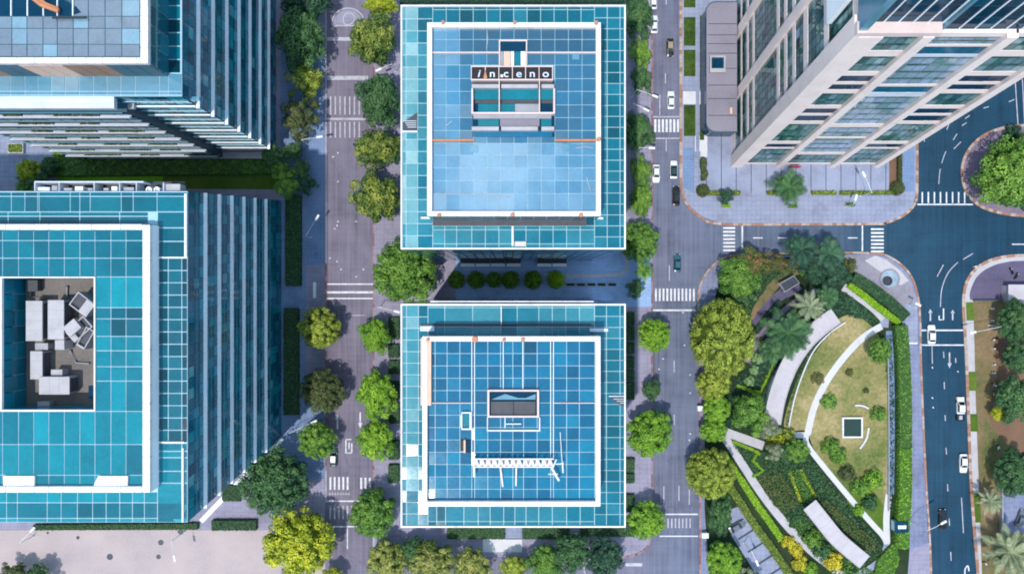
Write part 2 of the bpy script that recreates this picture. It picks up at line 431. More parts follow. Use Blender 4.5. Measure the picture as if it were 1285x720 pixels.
def trunk_mesh(var):
    if var in _trunks: return _trunks[var]
    m=MB(); m.tube([(0,0,0),(.02,.01,.35),(.0,.03,.75),(.03,0,1.15)],[.075,.058,.05,.03],8)
    for k in range(5):
        a=k*1.257+var; m.tube([(0,0,.6+.06*k),(.22*math.cos(a),.22*math.sin(a),.85+.05*k),(.5*math.cos(a),.5*math.sin(a),1.08)],[.032,.022,.008],6)
    me=bpy.data.meshes.new('trunk'); me.from_pydata(m.v,[],m.f); me.materials.append(M['bark']); me.update()
    _trunks[var]=me; return me
def put_mesh(name, me, mat, parent):
    o=link(bpy.data.objects.new(name,me),parent)
    if not me.materials: me.materials.append(None)
    o.material_slots[0].link='OBJECT'; o.material_slots[0].material=M[mat]
    return o
NV={'broad':3,'lumpy':2,'dense':2,'ball':2,'airy':2,'ragged':3,'shrub':3}
_tn=[0]
def tree(px, py, rpx, kind, mat, label, ry=None, group=None, name='broadleaf_tree', cat='tree', stem=None, hk=1.):
    """px,py = centre of the crown in the photo; rpx = its radius"""
    _tn[0]+=1; i=_tn[0]
    r=rpx*K*.955; ry=(ry or rpx)*K*.955
    fl=KINDS[kind][5]; mean=(r+ry)/2
    h = stem if stem is not None else 2.2+mean*.28
    zc=h+mean*fl*.55*hk
    base=P(px,py,zc); base.z=.13
    t=thing(name,label,cat,base,0,group)
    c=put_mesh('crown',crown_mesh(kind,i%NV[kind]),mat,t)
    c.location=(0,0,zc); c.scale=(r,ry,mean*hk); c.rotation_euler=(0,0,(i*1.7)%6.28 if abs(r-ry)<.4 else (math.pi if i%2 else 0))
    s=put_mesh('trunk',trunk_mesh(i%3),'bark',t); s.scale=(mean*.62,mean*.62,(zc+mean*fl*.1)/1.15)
    return t
def shrub(px,py,rpx,mat,label,ry=None,group=None,name='shrub',cat='shrub',kind='shrub',hk=1.):
    r=rpx*K; ry=(ry or rpx)*K; _tn[0]+=1; i=_tn[0]
    b=P(px,py,r*.5); b.z=.13
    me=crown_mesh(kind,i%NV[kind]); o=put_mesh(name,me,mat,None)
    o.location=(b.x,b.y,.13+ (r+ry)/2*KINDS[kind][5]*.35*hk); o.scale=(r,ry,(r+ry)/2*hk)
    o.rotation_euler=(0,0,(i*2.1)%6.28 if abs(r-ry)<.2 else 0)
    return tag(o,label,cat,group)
def leafy(name, poly, z0, h, mat, dens, size, base=True, lump=.0):
    """clipped hedge / planting: leaf faces over the top and down the sides of a prism"""
    poly=[(p[0],p[1]) for p in poly]
    if area2(poly)<0: poly=poly[::-1]
    xs=[p[0] for p in poly]; ys=[p[1] for p in poly]
    A=abs(area2(poly))/2; n=int(A*dens)+10
    X=[];Y=[]
    bb=(max(xs)-min(xs))*(max(ys)-min(ys)); k=int(n*bb/max(A,.1))+10
    x=RNG.uniform(min(xs),max(xs),k); y=RNG.uniform(min(ys),max(ys),k); ok=inpoly(x,y,poly)
    x=x[ok];y=y[ok]
    bumpz=lump*(np.sin(x*1.9+np.sin(y*1.3)*1.5)*np.sin(y*2.1+np.sin(x*1.1))) if lump else 0
    z=np.full(len(x),z0+h)+RNG.normal(0,.08,len(x))+bumpz
    C=[np.stack([x,y,z],1)]; N=[RNG.normal(0,.5,(len(x),3))+np.array([0,0,1.])]
    T=[.5+RNG.normal(0,.19,len(x))+ (bumpz*.6 if lump else 0)]
    if h>.35:
        for i in range(len(poly)):
            a=np.array(poly[i]);b=np.array(poly[(i+1)%len(poly)]); L=np.linalg.norm(b-a)
            m=int(L*h*dens*1.0)+1; t=RNG.random(m); e=a+(b-a)*t[:,None]; nn=np.array([(b-a)[1],-(b-a)[0]])/max(L,1e-6)
            e=e+nn*RNG.normal(.02,.07,(m,1)); zz=z0+h*RNG.random(m)**.7
            C.append(np.column_stack([e,zz])); N.append(np.column_stack([np.tile(nn,(m,1)),np.full(m,.4)])+RNG.normal(0,.4,(m,3)))
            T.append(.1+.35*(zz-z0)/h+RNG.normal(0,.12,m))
    C=np.concatenate(C);N=np.concatenate(N);T=np.concatenate(T)
    me=leaf_mesh(name,C,N,size*RNG.uniform(.6,1.35,len(C)),T)
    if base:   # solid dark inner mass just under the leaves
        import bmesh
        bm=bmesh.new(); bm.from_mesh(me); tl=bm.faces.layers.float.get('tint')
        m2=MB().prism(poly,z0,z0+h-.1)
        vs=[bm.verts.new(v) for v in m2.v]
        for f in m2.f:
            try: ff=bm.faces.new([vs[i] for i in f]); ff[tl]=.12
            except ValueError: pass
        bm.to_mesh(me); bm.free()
    me.materials.append(M[mat])
    return link(bpy.data.objects.new(name,me))
def hedge(px, h, mat, label, group=None, dens=24, size=.26, name='hedge', lump=.0):
    return tag(leafy(name,G(px),.13,h,mat,dens,size,True,lump),label,'hedge',group)
def rectpx(x0,y0,x1,y1): return [(x0,y0),(x1,y0),(x1,y1),(x0,y1)]
def bandpx(line,w):
    """outline of a strip of width w (photo pixels) along a line"""
    pts=[Vector((a,b,0)) for a,b in line]; L=[];Q=[]
    for i in range(len(pts)):
        d=(pts[min(i+1,len(pts)-1)]-pts[max(i-1,0)]).normalized(); n=Vector((-d.y,d.x,0))
        ww=w[i] if isinstance(w,(list,tuple)) else w
        L.append(pts[i]+n*ww/2); Q.append(pts[i]-n*ww/2)
    return [(p.x,p.y) for p in L]+[(p.x,p.y) for p in Q[::-1]]
def bed(name,px,mat,dens=14,size=.34,z=.14,h=.25):
    return tag(leafy(name,G(px),z,h,mat,dens,size,False),kind='stuff')
_palms={}
def palm_mesh(nf, droop, seed, wide=.11):
    rg=np.random.default_rng(seed); C=[];F=[];T=[]
    for k in range(nf):
        ring=k/nf; a=k*2.39996+rg.normal(0,.12); el=R(62)*(1-ring)-R(5); L=rg.uniform(.85,1.08)*(0.72+.28*ring)
        d=np.array([math.cos(a),math.sin(a)]); n=np.array([-d[1],d[0]])
        pts=[];ns=14
        for i in range(ns+1):
            s=i/ns; hor=L*(s*math.cos(el)*.6+ .4*s); zz=L*(s*math.sin(el)-droop*s*s)
            pts.append(np.array([d[0]*hor,d[1]*hor,zz]))
        base_t=rg.uniform(.3,.75)
        for i in range(1,ns):
            p=pts[i]; dr=(pts[i+1]-pts[i-1]); dr/=np.linalg.norm(dr)
            ll=wide*3.0*math.sin(math.pi*min(.97,(i/ns)*.82+.16))*L
            for sd in (-1,1):
                side=np.array([n[0]*sd,n[1]*sd,-.25]); tip=p+side*ll*.8+dr*ll*.75
                w=dr*.036
                b=len(C); C += [p-w,p+w,tip+w*.3,tip-w*.3]; F.append((b,b+1,b+2,b+3) if sd<0 else (b+3,b+2,b+1,b)); T.append(base_t+rg.normal(0,.12))
        for i in range(ns):
            w=np.array([n[0],n[1],0])*.012*(1-i/ns*.7); b=len(C); C += [pts[i]-w+(0,0,.01),pts[i]+w+(0,0,.01),pts[i+1]+w+(0,0,.01),pts[i+1]-w+(0,0,.01)]; F.append((b,b+3,b+2,b+1)); T.append(.85)
    me=bpy.data.meshes.new('crown'); me.from_pydata([tuple(c) for c in C],[],F)
    a=me.attributes.new('tint','FLOAT','FACE'); a.data.foreach_set('value',np.clip(T,0,1).astype(np.float32)); me.update()
    return me
def palm(px,py,rpx,mat,label,nf=18,droop=.35,seed=1,h=7.,group=None,wide=.11):
    r=rpx*K*.95; b=P(px,py,h); b.z=.13
    t=thing('palm_tree',label,'palm tree',b,seed*.7,group)
    key=(nf,droop,seed,wide)
    if key not in _palms: _palms[key]=palm_mesh(nf,droop,seed,wide)
    c=put_mesh('crown',_palms[key],mat,t); c.location=(0,0,h); c.scale=(r,r,r)
    MB().tube([(0,0,0),(.06,.03,h*.4),(.0,.05,h*.8),(0,0,h+.1)],[.28,.2,.17,.22],10).build('trunk','bark',t)
    return t
exec_parts=[]
# ------------------------------------------------------------------ camera, light, sky
cam=bpy.data.cameras.new('camera'); cam.sensor_width=36; cam.lens=18*D/(642.5*K); cam.clip_end=5000
co=link(bpy.data.objects.new('camera',cam)); co.location=(0,0,D); S.camera=co
SUN_EL, SUN_AZ = R(71), R(215)          # compass bearing the light comes from: south-west
sd=bpy.data.lights.new('sun','SUN'); sd.energy=3.5; sd.angle=R(.9); sd.color=(1,.945,.87)
so=link(bpy.data.objects.new('sun',sd))
dirv=Vector((math.sin(SUN_AZ)*math.cos(SUN_EL),math.cos(SUN_AZ)*math.cos(SUN_EL),math.sin(SUN_EL)))
so.rotation_euler=dirv.to_track_quat('Z','Y').to_euler(); so.location=dirv*400
W=bpy.data.worlds.new('World'); S.world=W; W.use_nodes=True
nt=W.node_tree; nt.nodes.clear(); N_=nt.nodes.new; Lk=nt.links.new
sky=N_('ShaderNodeTexSky'); sky.sky_type='NISHITA'; sky.sun_disc=False; sky.sun_elevation=SUN_EL; sky.sun_rotation=SUN_AZ
sky.air_density=1.3; sky.dust_density=.6; sky.ozone_density=2.5
bg=N_('ShaderNodeBackground'); bg.inputs[1].default_value=.15; Lk(sky.outputs[0],bg.inputs[0])
tc=N_('ShaderNodeTexCoord'); nz=N_('ShaderNodeTexNoise'); nz.inputs['Scale'].default_value=2.6; nz.inputs['Detail'].default_value=7; nz.inputs['Roughness'].default_value=.58
Lk(tc.outputs['Generated'],nz.inputs['Vector'])
rp=N_('ShaderNodeValToRGB'); rp.color_ramp.elements[0].position=.42; rp.color_ramp.elements[1].position=.72; rp.color_ramp.elements[0].color=(.28,.28,.28,1); Lk(nz.outputs['Fac'],rp.inputs[0])
# two clouds added near the zenith for roof glass to mirror, noise-broken edges
fac=rp.outputs[0]
def cloud(fac,cx,cy,r,soft):
    d=N_('ShaderNodeVectorMath'); d.operation='DISTANCE'; Lk(tc.outputs['Generated'],d.inputs[0]); d.inputs[1].default_value=(cx,cy,math.sqrt(1-cx*cx-cy*cy))
    n2=N_('ShaderNodeTexNoise'); n2.inputs['Scale'].default_value=9; n2.inputs['Detail'].default_value=6; Lk(tc.outputs['Generated'],n2.inputs['Vector'])
    a=N_('ShaderNodeMath'); a.operation='MULTIPLY_ADD'; Lk(n2.outputs['Fac'],a.inputs[0]); a.inputs[1].default_value=r*1.6; Lk(d.outputs['Value'],a.inputs[2])
    mr=N_('ShaderNodeMapRange'); mr.interpolation_type='SMOOTHSTEP'; Lk(a.outputs[0],mr.inputs[0]); mr.inputs[1].default_value=r*1.8+soft; mr.inputs[2].default_value=r*1.8-soft; mr.inputs[3].default_value=0; mr.inputs[4].default_value=1
    mm=N_('ShaderNodeMath'); mm.operation='MAXIMUM'; Lk(fac,mm.inputs[0]); Lk(mr.outputs[0],mm.inputs[1]); return mm.outputs[0]
fac=cloud(fac,-.01,.125,.085,.05); fac=cloud(fac,-.15,.24,.09,.06); 
cc=N_('ShaderNodeValToRGB'); cc.color_ramp.elements[0].color=(.42,.72,1,1); cc.color_ramp.elements[0].position=.25; cc.color_ramp.elements[1].color=(.86,.93,1,1); Lk(fac,cc.inputs[0])
cl=N_('ShaderNodeBackground'); Lk(cc.outputs[0],cl.inputs[0]); cl.inputs[1].default_value=1.6
mx=N_('ShaderNodeMixShader'); Lk(fac,mx.inputs[0]); Lk(bg.outputs[0],mx.inputs[1]); Lk(cl.outputs[0],mx.inputs[2])
ow=N_('ShaderNodeOutputWorld'); Lk(mx.outputs[0],ow.inputs[0])
S.view_settings.view_transform='Standard'; S.view_settings.look='None'; S.view_settings.exposure=0; S.view_settings.gamma=1
S.cycles.filter_width=1.9; S.cycles.max_bounces=6; S.cycles.use_denoising=True

# ------------------------------------------------------------------ the ground: roads, pavements, kerbs
struct('ground',MB().face([(-1500,-1500,0),(1500,-1500,0),(1500,1500,0),(-1500,1500,0)]),'asphalt')
def kerb(px,mat='kerb',w=.42,z=.17,smooth=0,closed=False):
    line=curve(px,smooth,closed) if smooth else px
    return struct('kerb',MB().strip(G(line),w,0,z,alt=True),mat)
# west block + pale forecourt street south of it
block('pavement',[(-500,-500),(408,-500),(408,655),(330,664),(-500,664)],'walk_lilac',.13)
block('street',[(-500,664.5),(330,664.5),(408,655.5),(408,900),(-500,900)],'street_pale',.06)
sheet('pavement',[(352,40),(407.5,40),(407.5,332),(384,332),(384,500),(407.5,500),(407.5,600),(352,600)],'walk_blue')  # western towers' cast shadow painted as a bluer paving sheet
sheet('pavement',[(-500,20),(96,20),(96,206),(58,226),(-500,260)],'walk')
kerb([(409.2,-300),(409.2,630)],'kerb_grey',.3); kerb([(409.2,330),(409.2,385)],'kerb_red',.45,.18)
kerb([(409.2,440),(409.2,590)],'kerb_red',.3,.18)
# central block with the two glass towers
cb=[(470,-500),(817,-500),(817,660)]+curve([(817,665),(813,682),(800,693),(780,698)],5)+[(470,698)]
block('pavement',cb,'walk_lilac',.13)
kerb([(469,-300),(469,655)],'kerb_red',.40); kerb([(469,655),(469,697)],'kerb_grey',.4)
kerb([(818,-300),(818,660)],'kerb_red',.34)
kerb([(818,660),(813.5,683),(800,694.5),(780,699)],'kerb_red',.40,.17,6)
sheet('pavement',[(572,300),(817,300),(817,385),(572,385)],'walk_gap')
# forecourt loop between the towers
lp=curve([(683,345.5),(760,345.5),(783,341),(787,330),(781,318)],6)
struct('kerb',MB().strip(G(lp),.9,.136,.26),'kerb_grey')
# lane south of the central block, pale crossing and zebra
sheet('pavement',[(606,675),(655,675),(655,692),(606,692)],'pale',.139)
sheet('pavement',[(632,661),(656,661),(656,676),(632,676)],'walk',.139)
# north-east block with the stone tower
cc=[(855,-500),(855,225)]+curve([(855,232),(861,252),(880,271),(905,280)],6)+[(1100,280)]+curve([(1108,279.5),(1132,270),(1146,255),(1149,238)],6)+[(1149,170),(1149,-500)]
block('pavement',cc,'walk',.13)
kerb([(854.3,-300),(854.3,228)],'kerb',.7,.17)
kerb([(854.3,228),(860,253),(879,272.5),(905,281)]+[(1000,281.5),(1100,281),(1112,279.5),(1134,270),(1148,255),(1150.5,236),(1150.5,170)],'kerb',.62,.17,5)
sheet('plaza',[(888,172),(1116,172),(1116,242),(880,242),(888,200)],'plaza',.136)
sheet('pavement',[(872,170),(887.5,170),(887.5,197),(879,197),(879,190),(872,190)],'pale',.137)
sheet('pavement',[(857,115),(884,115),(884,131),(857,131)],'pale',.137)
sheet('pavement',[(857,186),(871,186),(871,243),(857,235)],'walk_blue',.137)
sheet('pavement',[(1129,180),(1147,180),(1147,240),(1129,240)],'walk_blue',.137)
sheet('flower_bed',[(1115.5,184),(1125,184),(1125,238),(1115.5,238)],'soil',.140)
sheet('path',[(873,-40),(877.5,-40),(877.5,200),(873,200)],'walk',.141)
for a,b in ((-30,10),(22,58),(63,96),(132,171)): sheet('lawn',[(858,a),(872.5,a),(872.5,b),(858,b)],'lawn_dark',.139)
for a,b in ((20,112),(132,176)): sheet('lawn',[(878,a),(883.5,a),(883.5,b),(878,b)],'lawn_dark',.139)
# roundabout island in the far east
isl=curve([(1300,158),(1262,161),(1234,172),(1214,193),(1208,216),(1214,240),(1232,258),(1262,267),(1300,270)],7)+[(1420,272),(1420,156)]
block('traffic_island',isl,'mauve',.13)
kerb([(1330,156),(1300,157),(1262,160),(1233,171),(1213,192),(1207,216),(1213,241),(1231,259),(1262,268.5),(1300,271.5),(1330,272)],'kerb',.7,.18,6)
sheet('lawn',curve([(1300,180),(1262,176),(1240,190),(1232,216),(1240,246),(1258,257),(1300,260)],5)+[(1420,250),(1420,180)],'lawn_green',.137)
# south-east parcel
se=curve([(1300,321.5),(1262,323),(1236,331),(1219,345),(1211,364),(1210,392)],6)+[(1213,440),(1216,520),(1219,600),(1223,660),(1229,740),(1236,1100),(1700,1100),(1700,321)]
block('pavement',se,'path',.13)
kerb([(1400,320.5),(1300,320.5),(1262,322),(1235,330),(1218,344.5),(1210,364),(1209,392),(1212,440),(1215,520),(1218,600),(1222,660),(1228,740),(1232,900)],'kerb',.75,.18,5)
sheet('parking_lot',curve([(1500,327),(1300,327),(1262,329),(1240,336),(1225,348),(1217,366),(1217,376)],5)+[(1500,376)],'plum',.137)
sheet('lawn',[(1221,378),(1500,378),(1500,900),(1238,900),(1229,640),(1224,500)],'lawn_brown',.136)
for a,b in ((379,402),(466,490),(519,541),(618,655)):
    o=(a-379)*.036; sheet('lawn',[(1211.5+o,a),(1221+o,a),(1222+o,b),(1212.5+o,b)],'lawn_green',.139)
sheet('soil_patch',curve([(1250,420),(1290,410),(1320,470),(1300,570),(1262,555),(1240,520),(1250,470)],6,True),'soil',.140)
sheet('parking_lot',[(1256,612),(1420,612),(1420,668),(1256,668)],'walk_dark',.142)
# the park
pk=curve([(878,420),(877,388),(880,358),(895,335),(920,322)],6)+[(1085,319)]+curve([(1095,319),(1118,325),(1140,345),(1150,372),(1153,405)],6)+[(1154,460),(1160,600),(1166,700),(1172,1000),(880,1000)]
block('pavement',pk,'walk_dark',.13)
kerb([(878.5,1000),(878.5,520),(878,420)],'kerb_red',.45)
kerb([(878,420),(876,388),(879,357),(894,334),(920,320.5),(1000,318),(1090,317.5),(1119,324),(1141.5,344),(1151.5,372),(1154.5,405),(1155.5,460),(1161.5,600),(1167.5,700),(1172,900)],'kerb',.5,.17,5)
sheet('pavement',curve([(1055,320),(1090,320.5),(1117,327),(1138,346),(1148,372),(1150,392)],6)+[(1128,392),(1110,370),(1075,345)],'fount',.137)
sheet('pavement',[(1085,327),(1098,320.5),(1112,326),(1130,340),(1140,352),(1130,358),(1112,346)],'path',.139)
sheet('pavement',[(1128,382),(1150,382),(1151.5,431),(1136,431)],'walk',.138)
sheet('pavement',[(1141,690),(1166,680),(1170,900),(1130,900)],'walk_lilac',.138)
gd=[(905,345),(940,326),(1000,322),(1060,330),(1100,352),(1136,392),(1141,560),(1141,690),(1128,860),(900,860),(884,640),(884,420)]
sheet('garden_soil',gd,'bed_soil',.136)

# ------------------------------------------------------------------ road markings
def marks(name,rects,mat='paint',z=.006):
    m=MB()
    for r in rects:
        if len(r)==4 and not isinstance(r[0],tuple): m.face(G([(r[0],r[3]),(r[2],r[3]),(r[2],r[1]),(r[0],r[1])])) 
        else:
            q=G(r); q = q if area2(q)>0 else q[::-1]; m.face(q)
    for i,v in enumerate(m.v): m.v[i]=(v[0],v[1],z)
    return struct(name,m,mat)
def lines(name,segs,w=.2,mat='paint',z=.006):
    m=MB()
    for s in segs: m.strip(G(s),w,0,z-.0)
    for i,v in enumerate(m.v): m.v[i]=(v[0],v[1],z)
    return struct(name,m,mat)
# west road
marks('road_marking',[(410.5,47,443,51.5),(410.5,95.5,462,100.5)],'paint_worn'); marks('stop_line',[(410.5,148,459,151)],'paint_worn')
marks('crosswalk',[(414+6*k,121,415.6+6*k,144) for k in range(7)]+[(414+6*k,153,415.6+6*k,173) for k in range(7)],'paint_worn')
marks('stop_line',[(410.5,355.6,468,357.2),(410.5,365.4,468,368),(410.5,373.6,468,375.2)])
lines('road_marking',[[(437,410),(437,395.5),(458,395.5)]],.18,'paint_worn')
marks('crosswalk',[(413.5+5.4*k,598,415.7+5.4*k,614) for k in range(5)]+[(452+5.4*k,599,454.4+5.4*k,613) for k in range(3)])
marks('road_marking',[(413+3.4*k,618,415+3.4*k,620.4) for k in range(8)],'paint_worn')
marks('stop_line',[(410.5,627.5,456,629.2),(418,659.5,452,661)])
marks('crosswalk',[(413.5+5.4*k,634,415.3+5.4*k,651) for k in range(6)],'paint_worn')
lines('lane_line',[[(436,662),(436,688)]],.22)
def arrow(cx,cy,l,up=True,turn=0,mat='paint'):
    d=-1 if up else 1; w=.9
    r=[[(cx-w,cy-d*l/2),(cx+w,cy-d*l/2),(cx+w,cy+d*l*.2),(cx-w,cy+d*l*.2)],
       [(cx-2.6,cy+d*l*.17),(cx+2.6,cy+d*l*.17),(cx,cy+d*l/2)]]
    if turn: r+= [[(cx,cy-d*l*.1),(cx+turn*5,cy-d*l*.1),(cx+turn*5,cy+d*l*.03),(cx,cy+d*l*.03)],[(cx+turn*4.6,cy-d*l*.26),(cx+turn*8,cy-d*l*.04),(cx+turn*4.6,cy+d*l*.2)]]
    return marks('lane_arrow',r,mat,.0065)
arrow(423.5,529,18,True,0); arrow(452,527,20,False,0)
lines('lane_arrow',[[(434,551),(434,568),(441,568)],[(441,551),(434,551)],[(438,555),(438,563)],[(441.4,556),(441.4,568)]],.28)
# middle road
marks('crosswalk',[(821+4.75*k,150,823.7+4.75*k,166) for k in range(7)])
marks('stop_line',[(819.3,146,852.5,147.6),(819.3,173,852.5,174.6)],'paint_worn')
lines('lane_line',[[(836,-10),(836,6)],[(835,92),(835,105)],[(836,174),(836,190)],[(828,119),(828,145)],[(840,333),(840,352)],[(846,452),(846,467)],[(846,520),(846,533)],[(833,610),(833,633)],[(852,609),(852,628)],[(865,614),(865,633)]],.24,'paint_worn')
marks('crosswalk',[(822+4.75*k,362,824.3+4.75*k,377.5) for k in range(11)],'paint')
marks('stop_line',[(819.3,388.2,873,390.2),(831,644,876,645.6),(828,671.6,876,673)])
marks('crosswalk',[(833+4.6*k,650,834.6+4.6*k,662) for k in range(8)],'paint_worn')
marks('road_marking',[(785,706,806,710)],'paint_worn')
# cross street
marks('crosswalk',[(907.5,285+4.65*k,922.5,287.3+4.65*k) for k in range(7)])
marks('crosswalk',[(1093,286.5+4.65*k,1109,288.7+4.65*k) for k in range(7)])
marks('stop_line',[(930.6,283,932.4,312),(1081.4,283,1083,315)])
lines('lane_line',[[(945,298.5),(957,298.5)],[(976,298.5),(988,298.5)],[(1064,298.5),(1076,298.5)],[(1270,306.5),(1300,306.5)]],.24)
# north-east branch
marks('crosswalk',[(1156.5+7.6*k,241,1158.2+7.6*k,255) for k in range(8)])
marks('stop_line',[(1151,255.8,1221,257.4)])
ln=curve([(1178,231),(1180,212),(1187,190),(1200,166)],6)
lines('lane_line',[ln[0:7],ln[8:13],[(1196,176),(1201,168)],[(1197,187),(1206,178)],[(1188,163),(1191,155)],[(1207,158),(1213,154)],[(1211,149),(1217,145)],[(1234,136),(1241,134)],[(1266,128),(1273,125)],[(1160,178),(1160,172)]],.2,'paint_worn')
lines('lane_line',[[(1274,102),(1277.5,157)],[(1283,100),(1286,158)]],.22,'paint_worn')
# east road
marks('stop_line',[(1154,413.4,1211,415.2),(1156.5,432,1212,433.6),(1135,429.7,1153,431.5)],'paint',.0065)
MARK_WALK=marks('road_marking',[(1136,429.7,1151,431.5)],'paint',.145)
arrow(1167.5,395,15,True,0,'paint_worn'); arrow(1195.5,395,13,True,0,'paint_worn'); lines('lane_arrow',[[(1184,387),(1184,401),(1178.5,401),(1178.5,396)]],.3)
lines('lane_line',[curve([(1180,385),(1182,362),(1190,342),(1202,329)],6)],.2,'paint_worn')
lines('lane_line',[[(1176,347),(1184,332)],[(1208.5,325.5),(1221,318)],[(1169.5,433),(1170,456)],[(1184,441),(1184.5,449)],[(1184.8,479),(1185.2,488)],[(1186,520.5),(1186.3,528)],[(1187,561.5),(1187.8,570)],[(1189,607),(1189.5,616)],[(1191,650),(1191.6,659)],[(1193,692),(1193.6,703)],[(1206.5,624),(1209,668)],[(1199,449),(1199.6,455)]],.22,'paint_worn')
arrow(1191.5,452,20,False,0,'paint_worn')
lines('lane_arrow',[curve([(1211,724),(1211,714),(1214.5,709.5),(1216,716)],5)],.3)
# small white studs and scuffs on the carriageways
m=MB()
for x,y in [(424,192),(418,197),(447,278),(424,278),(423,283),(414,324),(420,287),(456,338),(447,347),(424,228),(423,328),(857,392),(867,405),(859,433),(832,450),(827,463),(866,493),(866,544),(865,552),(1170,461),(1202,466),(1170,499),(1171,511),(428,338),(866,470)]:
    a=random.uniform(0,3); c=P(x,y); m.obox((c.x,c.y),.42,.24,.004,.03,a)
struct('road_studs',m,'paint')
# rounded island at the top of the west road
block('traffic_island',curve([(418,32),(420,22),(428,15),(437,12.5),(446,15),(453,22),(456,32)],6),'walk_lilac',.15)
struct('kerb',MB().strip(G(curve([(416.5,33),(419,21),(427,13.5),(437,11),(447,13.5),(455,21),(457.5,33)],6)+[(416.5,33)]),.3,0,.2),'kerb_grey')
struct('kerb',MB().strip(G(curve([(431,25),(434,18),(442,18),(445,25),(440,31),(433,31)],5,True)+[(431,25)]),.25,.15,.2),'kerb_grey')
# drainage covers on the pale street
for i,(x,y,s) in enumerate([(202,680,.7),(138,698,.8),(199,698,.6),(227,666,.8),(98,674,.45),(60,668,.3)]):
    c=P(x,y); MBx=MB().lathe((c.x,c.y),[(s,.061),(s,.075),(s*.8,.075),(s*.78,.068),(.01,.068)],18)
    tag(MBx.build('manhole_cover','darksteel'),['round dark manhole cover beside the street lamp on the pale street','largest dark manhole cover low on the pale street, left of the lamp','round dark manhole cover directly left of the lamp pole, low on the pale street','dark manhole cover at the foot of the pale street lamp by the hedge','small dark manhole cover on the pale street under the big teal tower','tiny leftmost manhole cover on the pale street'][i],'manhole cover','manhole covers in the pale street')

# ------------------------------------------------------------------ buildings
def bil(b0,b1,t0,t1,u,v): return b0.lerp(b1,u).lerp(t0.lerp(t1,u),v)
def panes(b0,b1,t0,t1,us,vs,gap=.12,off=.06,tint=None,jit=.006,ctr=None):
    """separate glass panes in front of a wall; each leans by a hair so that reflections differ"""
    m=MB(); n=(b1-b0).cross(t0-b0).normalized(); W_=(b1-b0).length; H_=(t0-b0).length
    gu=gap/2/W_; gv=gap/2/H_
    for i in range(len(us)-1):
        for j in range(len(vs)-1):
            q=[(us[i]+gu,vs[j]+gv),(us[i+1]-gu,vs[j]+gv),(us[i+1]-gu,vs[j+1]-gv),(us[i]+gu,vs[j+1]-gv)]
            a,b=random.gauss(0,jit),random.gauss(0,jit)
            k=((-1,-1),(1,-1),(1,1),(-1,1))
            pts=[bil(b0,b1,t0,t1,u,v)+n*(off+.04+max(-.035,min(.1,a*k[w][0]+b*k[w][1]))) for w,(u,v) in enumerate(q)]
            tt = tint(i,j) if tint else random.random()
            m.face(pts,tt)
    return m
def lin_(n): return [i/n for i in range(n+1)]
def roof_panes(xs,ys,z,zpx=None,gap=.2,holes=(),tint=None,jit=.012):
    """flat glazed roof laid out on plan lines xs, ys (photo pixels at height z)"""
    m=MB()
    for i in range(len(xs)-1):
        for j in range(len(ys)-1):
            cx,cy=(xs[i]+xs[i+1])/2,(ys[j]+ys[j+1])/2
            if any(a<cx<c and b<cy<d for a,b,c,d in holes): continue
            p=P(xs[i],ys[j+1],z); q=P(xs[i+1],ys[j],z); g=gap/2
            a,b=random.gauss(0,jit),random.gauss(0,jit)
            a=max(-.03,min(.03,a)); b=max(-.03,min(.03,b)); z_=z+.02
            m.face([(p.x+g,p.y+g,z_-a-b),(q.x-g,p.y+g,z_+a-b),(q.x-g,q.y-g,z_+a+b),(p.x+g,q.y-g,z_-a+b)], tint(i,j,cx,cy) if tint else random.random())
    return m
def zbox(m,x0,y0,x1,y1,z0,z1,tint=.5,ref=None):
    """box whose TOP outline is given in photo pixels at height z1 (or ref)"""
    r=ref if ref is not None else z1
    a=P(x0,y1,r); b=P(x1,y0,r); return m.box(a.x,a.y,z0,b.x,b.y,z1,tint)
def coping(t,outer,w,z0,z1,step=2.4):
    a=P(outer[0],outer[3],z1); b=P(outer[2],outer[1],z1); m=MB()
    n=round((b.x-a.x)/step); L=(b.x-a.x)/n
    for k in range(n):
        for y in (a.y,b.y-w): m.box(a.x+k*L+.035,y,z0,a.x+(k+1)*L-.035,y+w,z1+random.uniform(-.015,.015))
    n=round((b.y-a.y-2*w)/step); L=(b.y-a.y-2*w)/n
    for k in range(n):
        for x in (a.x,b.x-w): m.box(x,a.y+w+k*L+.035,z0,x+w,a.y+w+(k+1)*L-.035,z1+random.uniform(-.015,.015))
    m.build('parapet','white',t)
    e=.06; ringbox(MB(),(outer[0],outer[1],outer[2],outer[3]),w,z0-.02,z1-.1).build('parapet_core','ledge',t)
def ringbox(m,outer,w,z0,z1):
    """rectangular parapet; outer in px at height z1, w metres"""
    a=P(outer[0],outer[3],z1); b=P(outer[2],outer[1],z1)
    m.box(a.x,a.y,z0,b.x,a.y+w,z1); m.box(a.x,b.y-w,z0,b.x,b.y,z1)
    m.box(a.x,a.y+w,z0,a.x+w,b.y-w,z1); m.box(b.x-w,a.y+w,z0,b.x,b.y-w,z1); return m
def quad_corners(x0,y0,x1,y1,z):
    a=P(x0,y1,z); b=P(x1,y0,z)
    return [Vector((a.x,a.y,z)),Vector((b.x,a.y,z)),Vector((b.x,b.y,z)),Vector((a.x,b.y,z))]   # SW SE NE NW
def down(v,z): return Vector((v.x,v.y,z))
def clampt(v): return max(0,min(1,v))

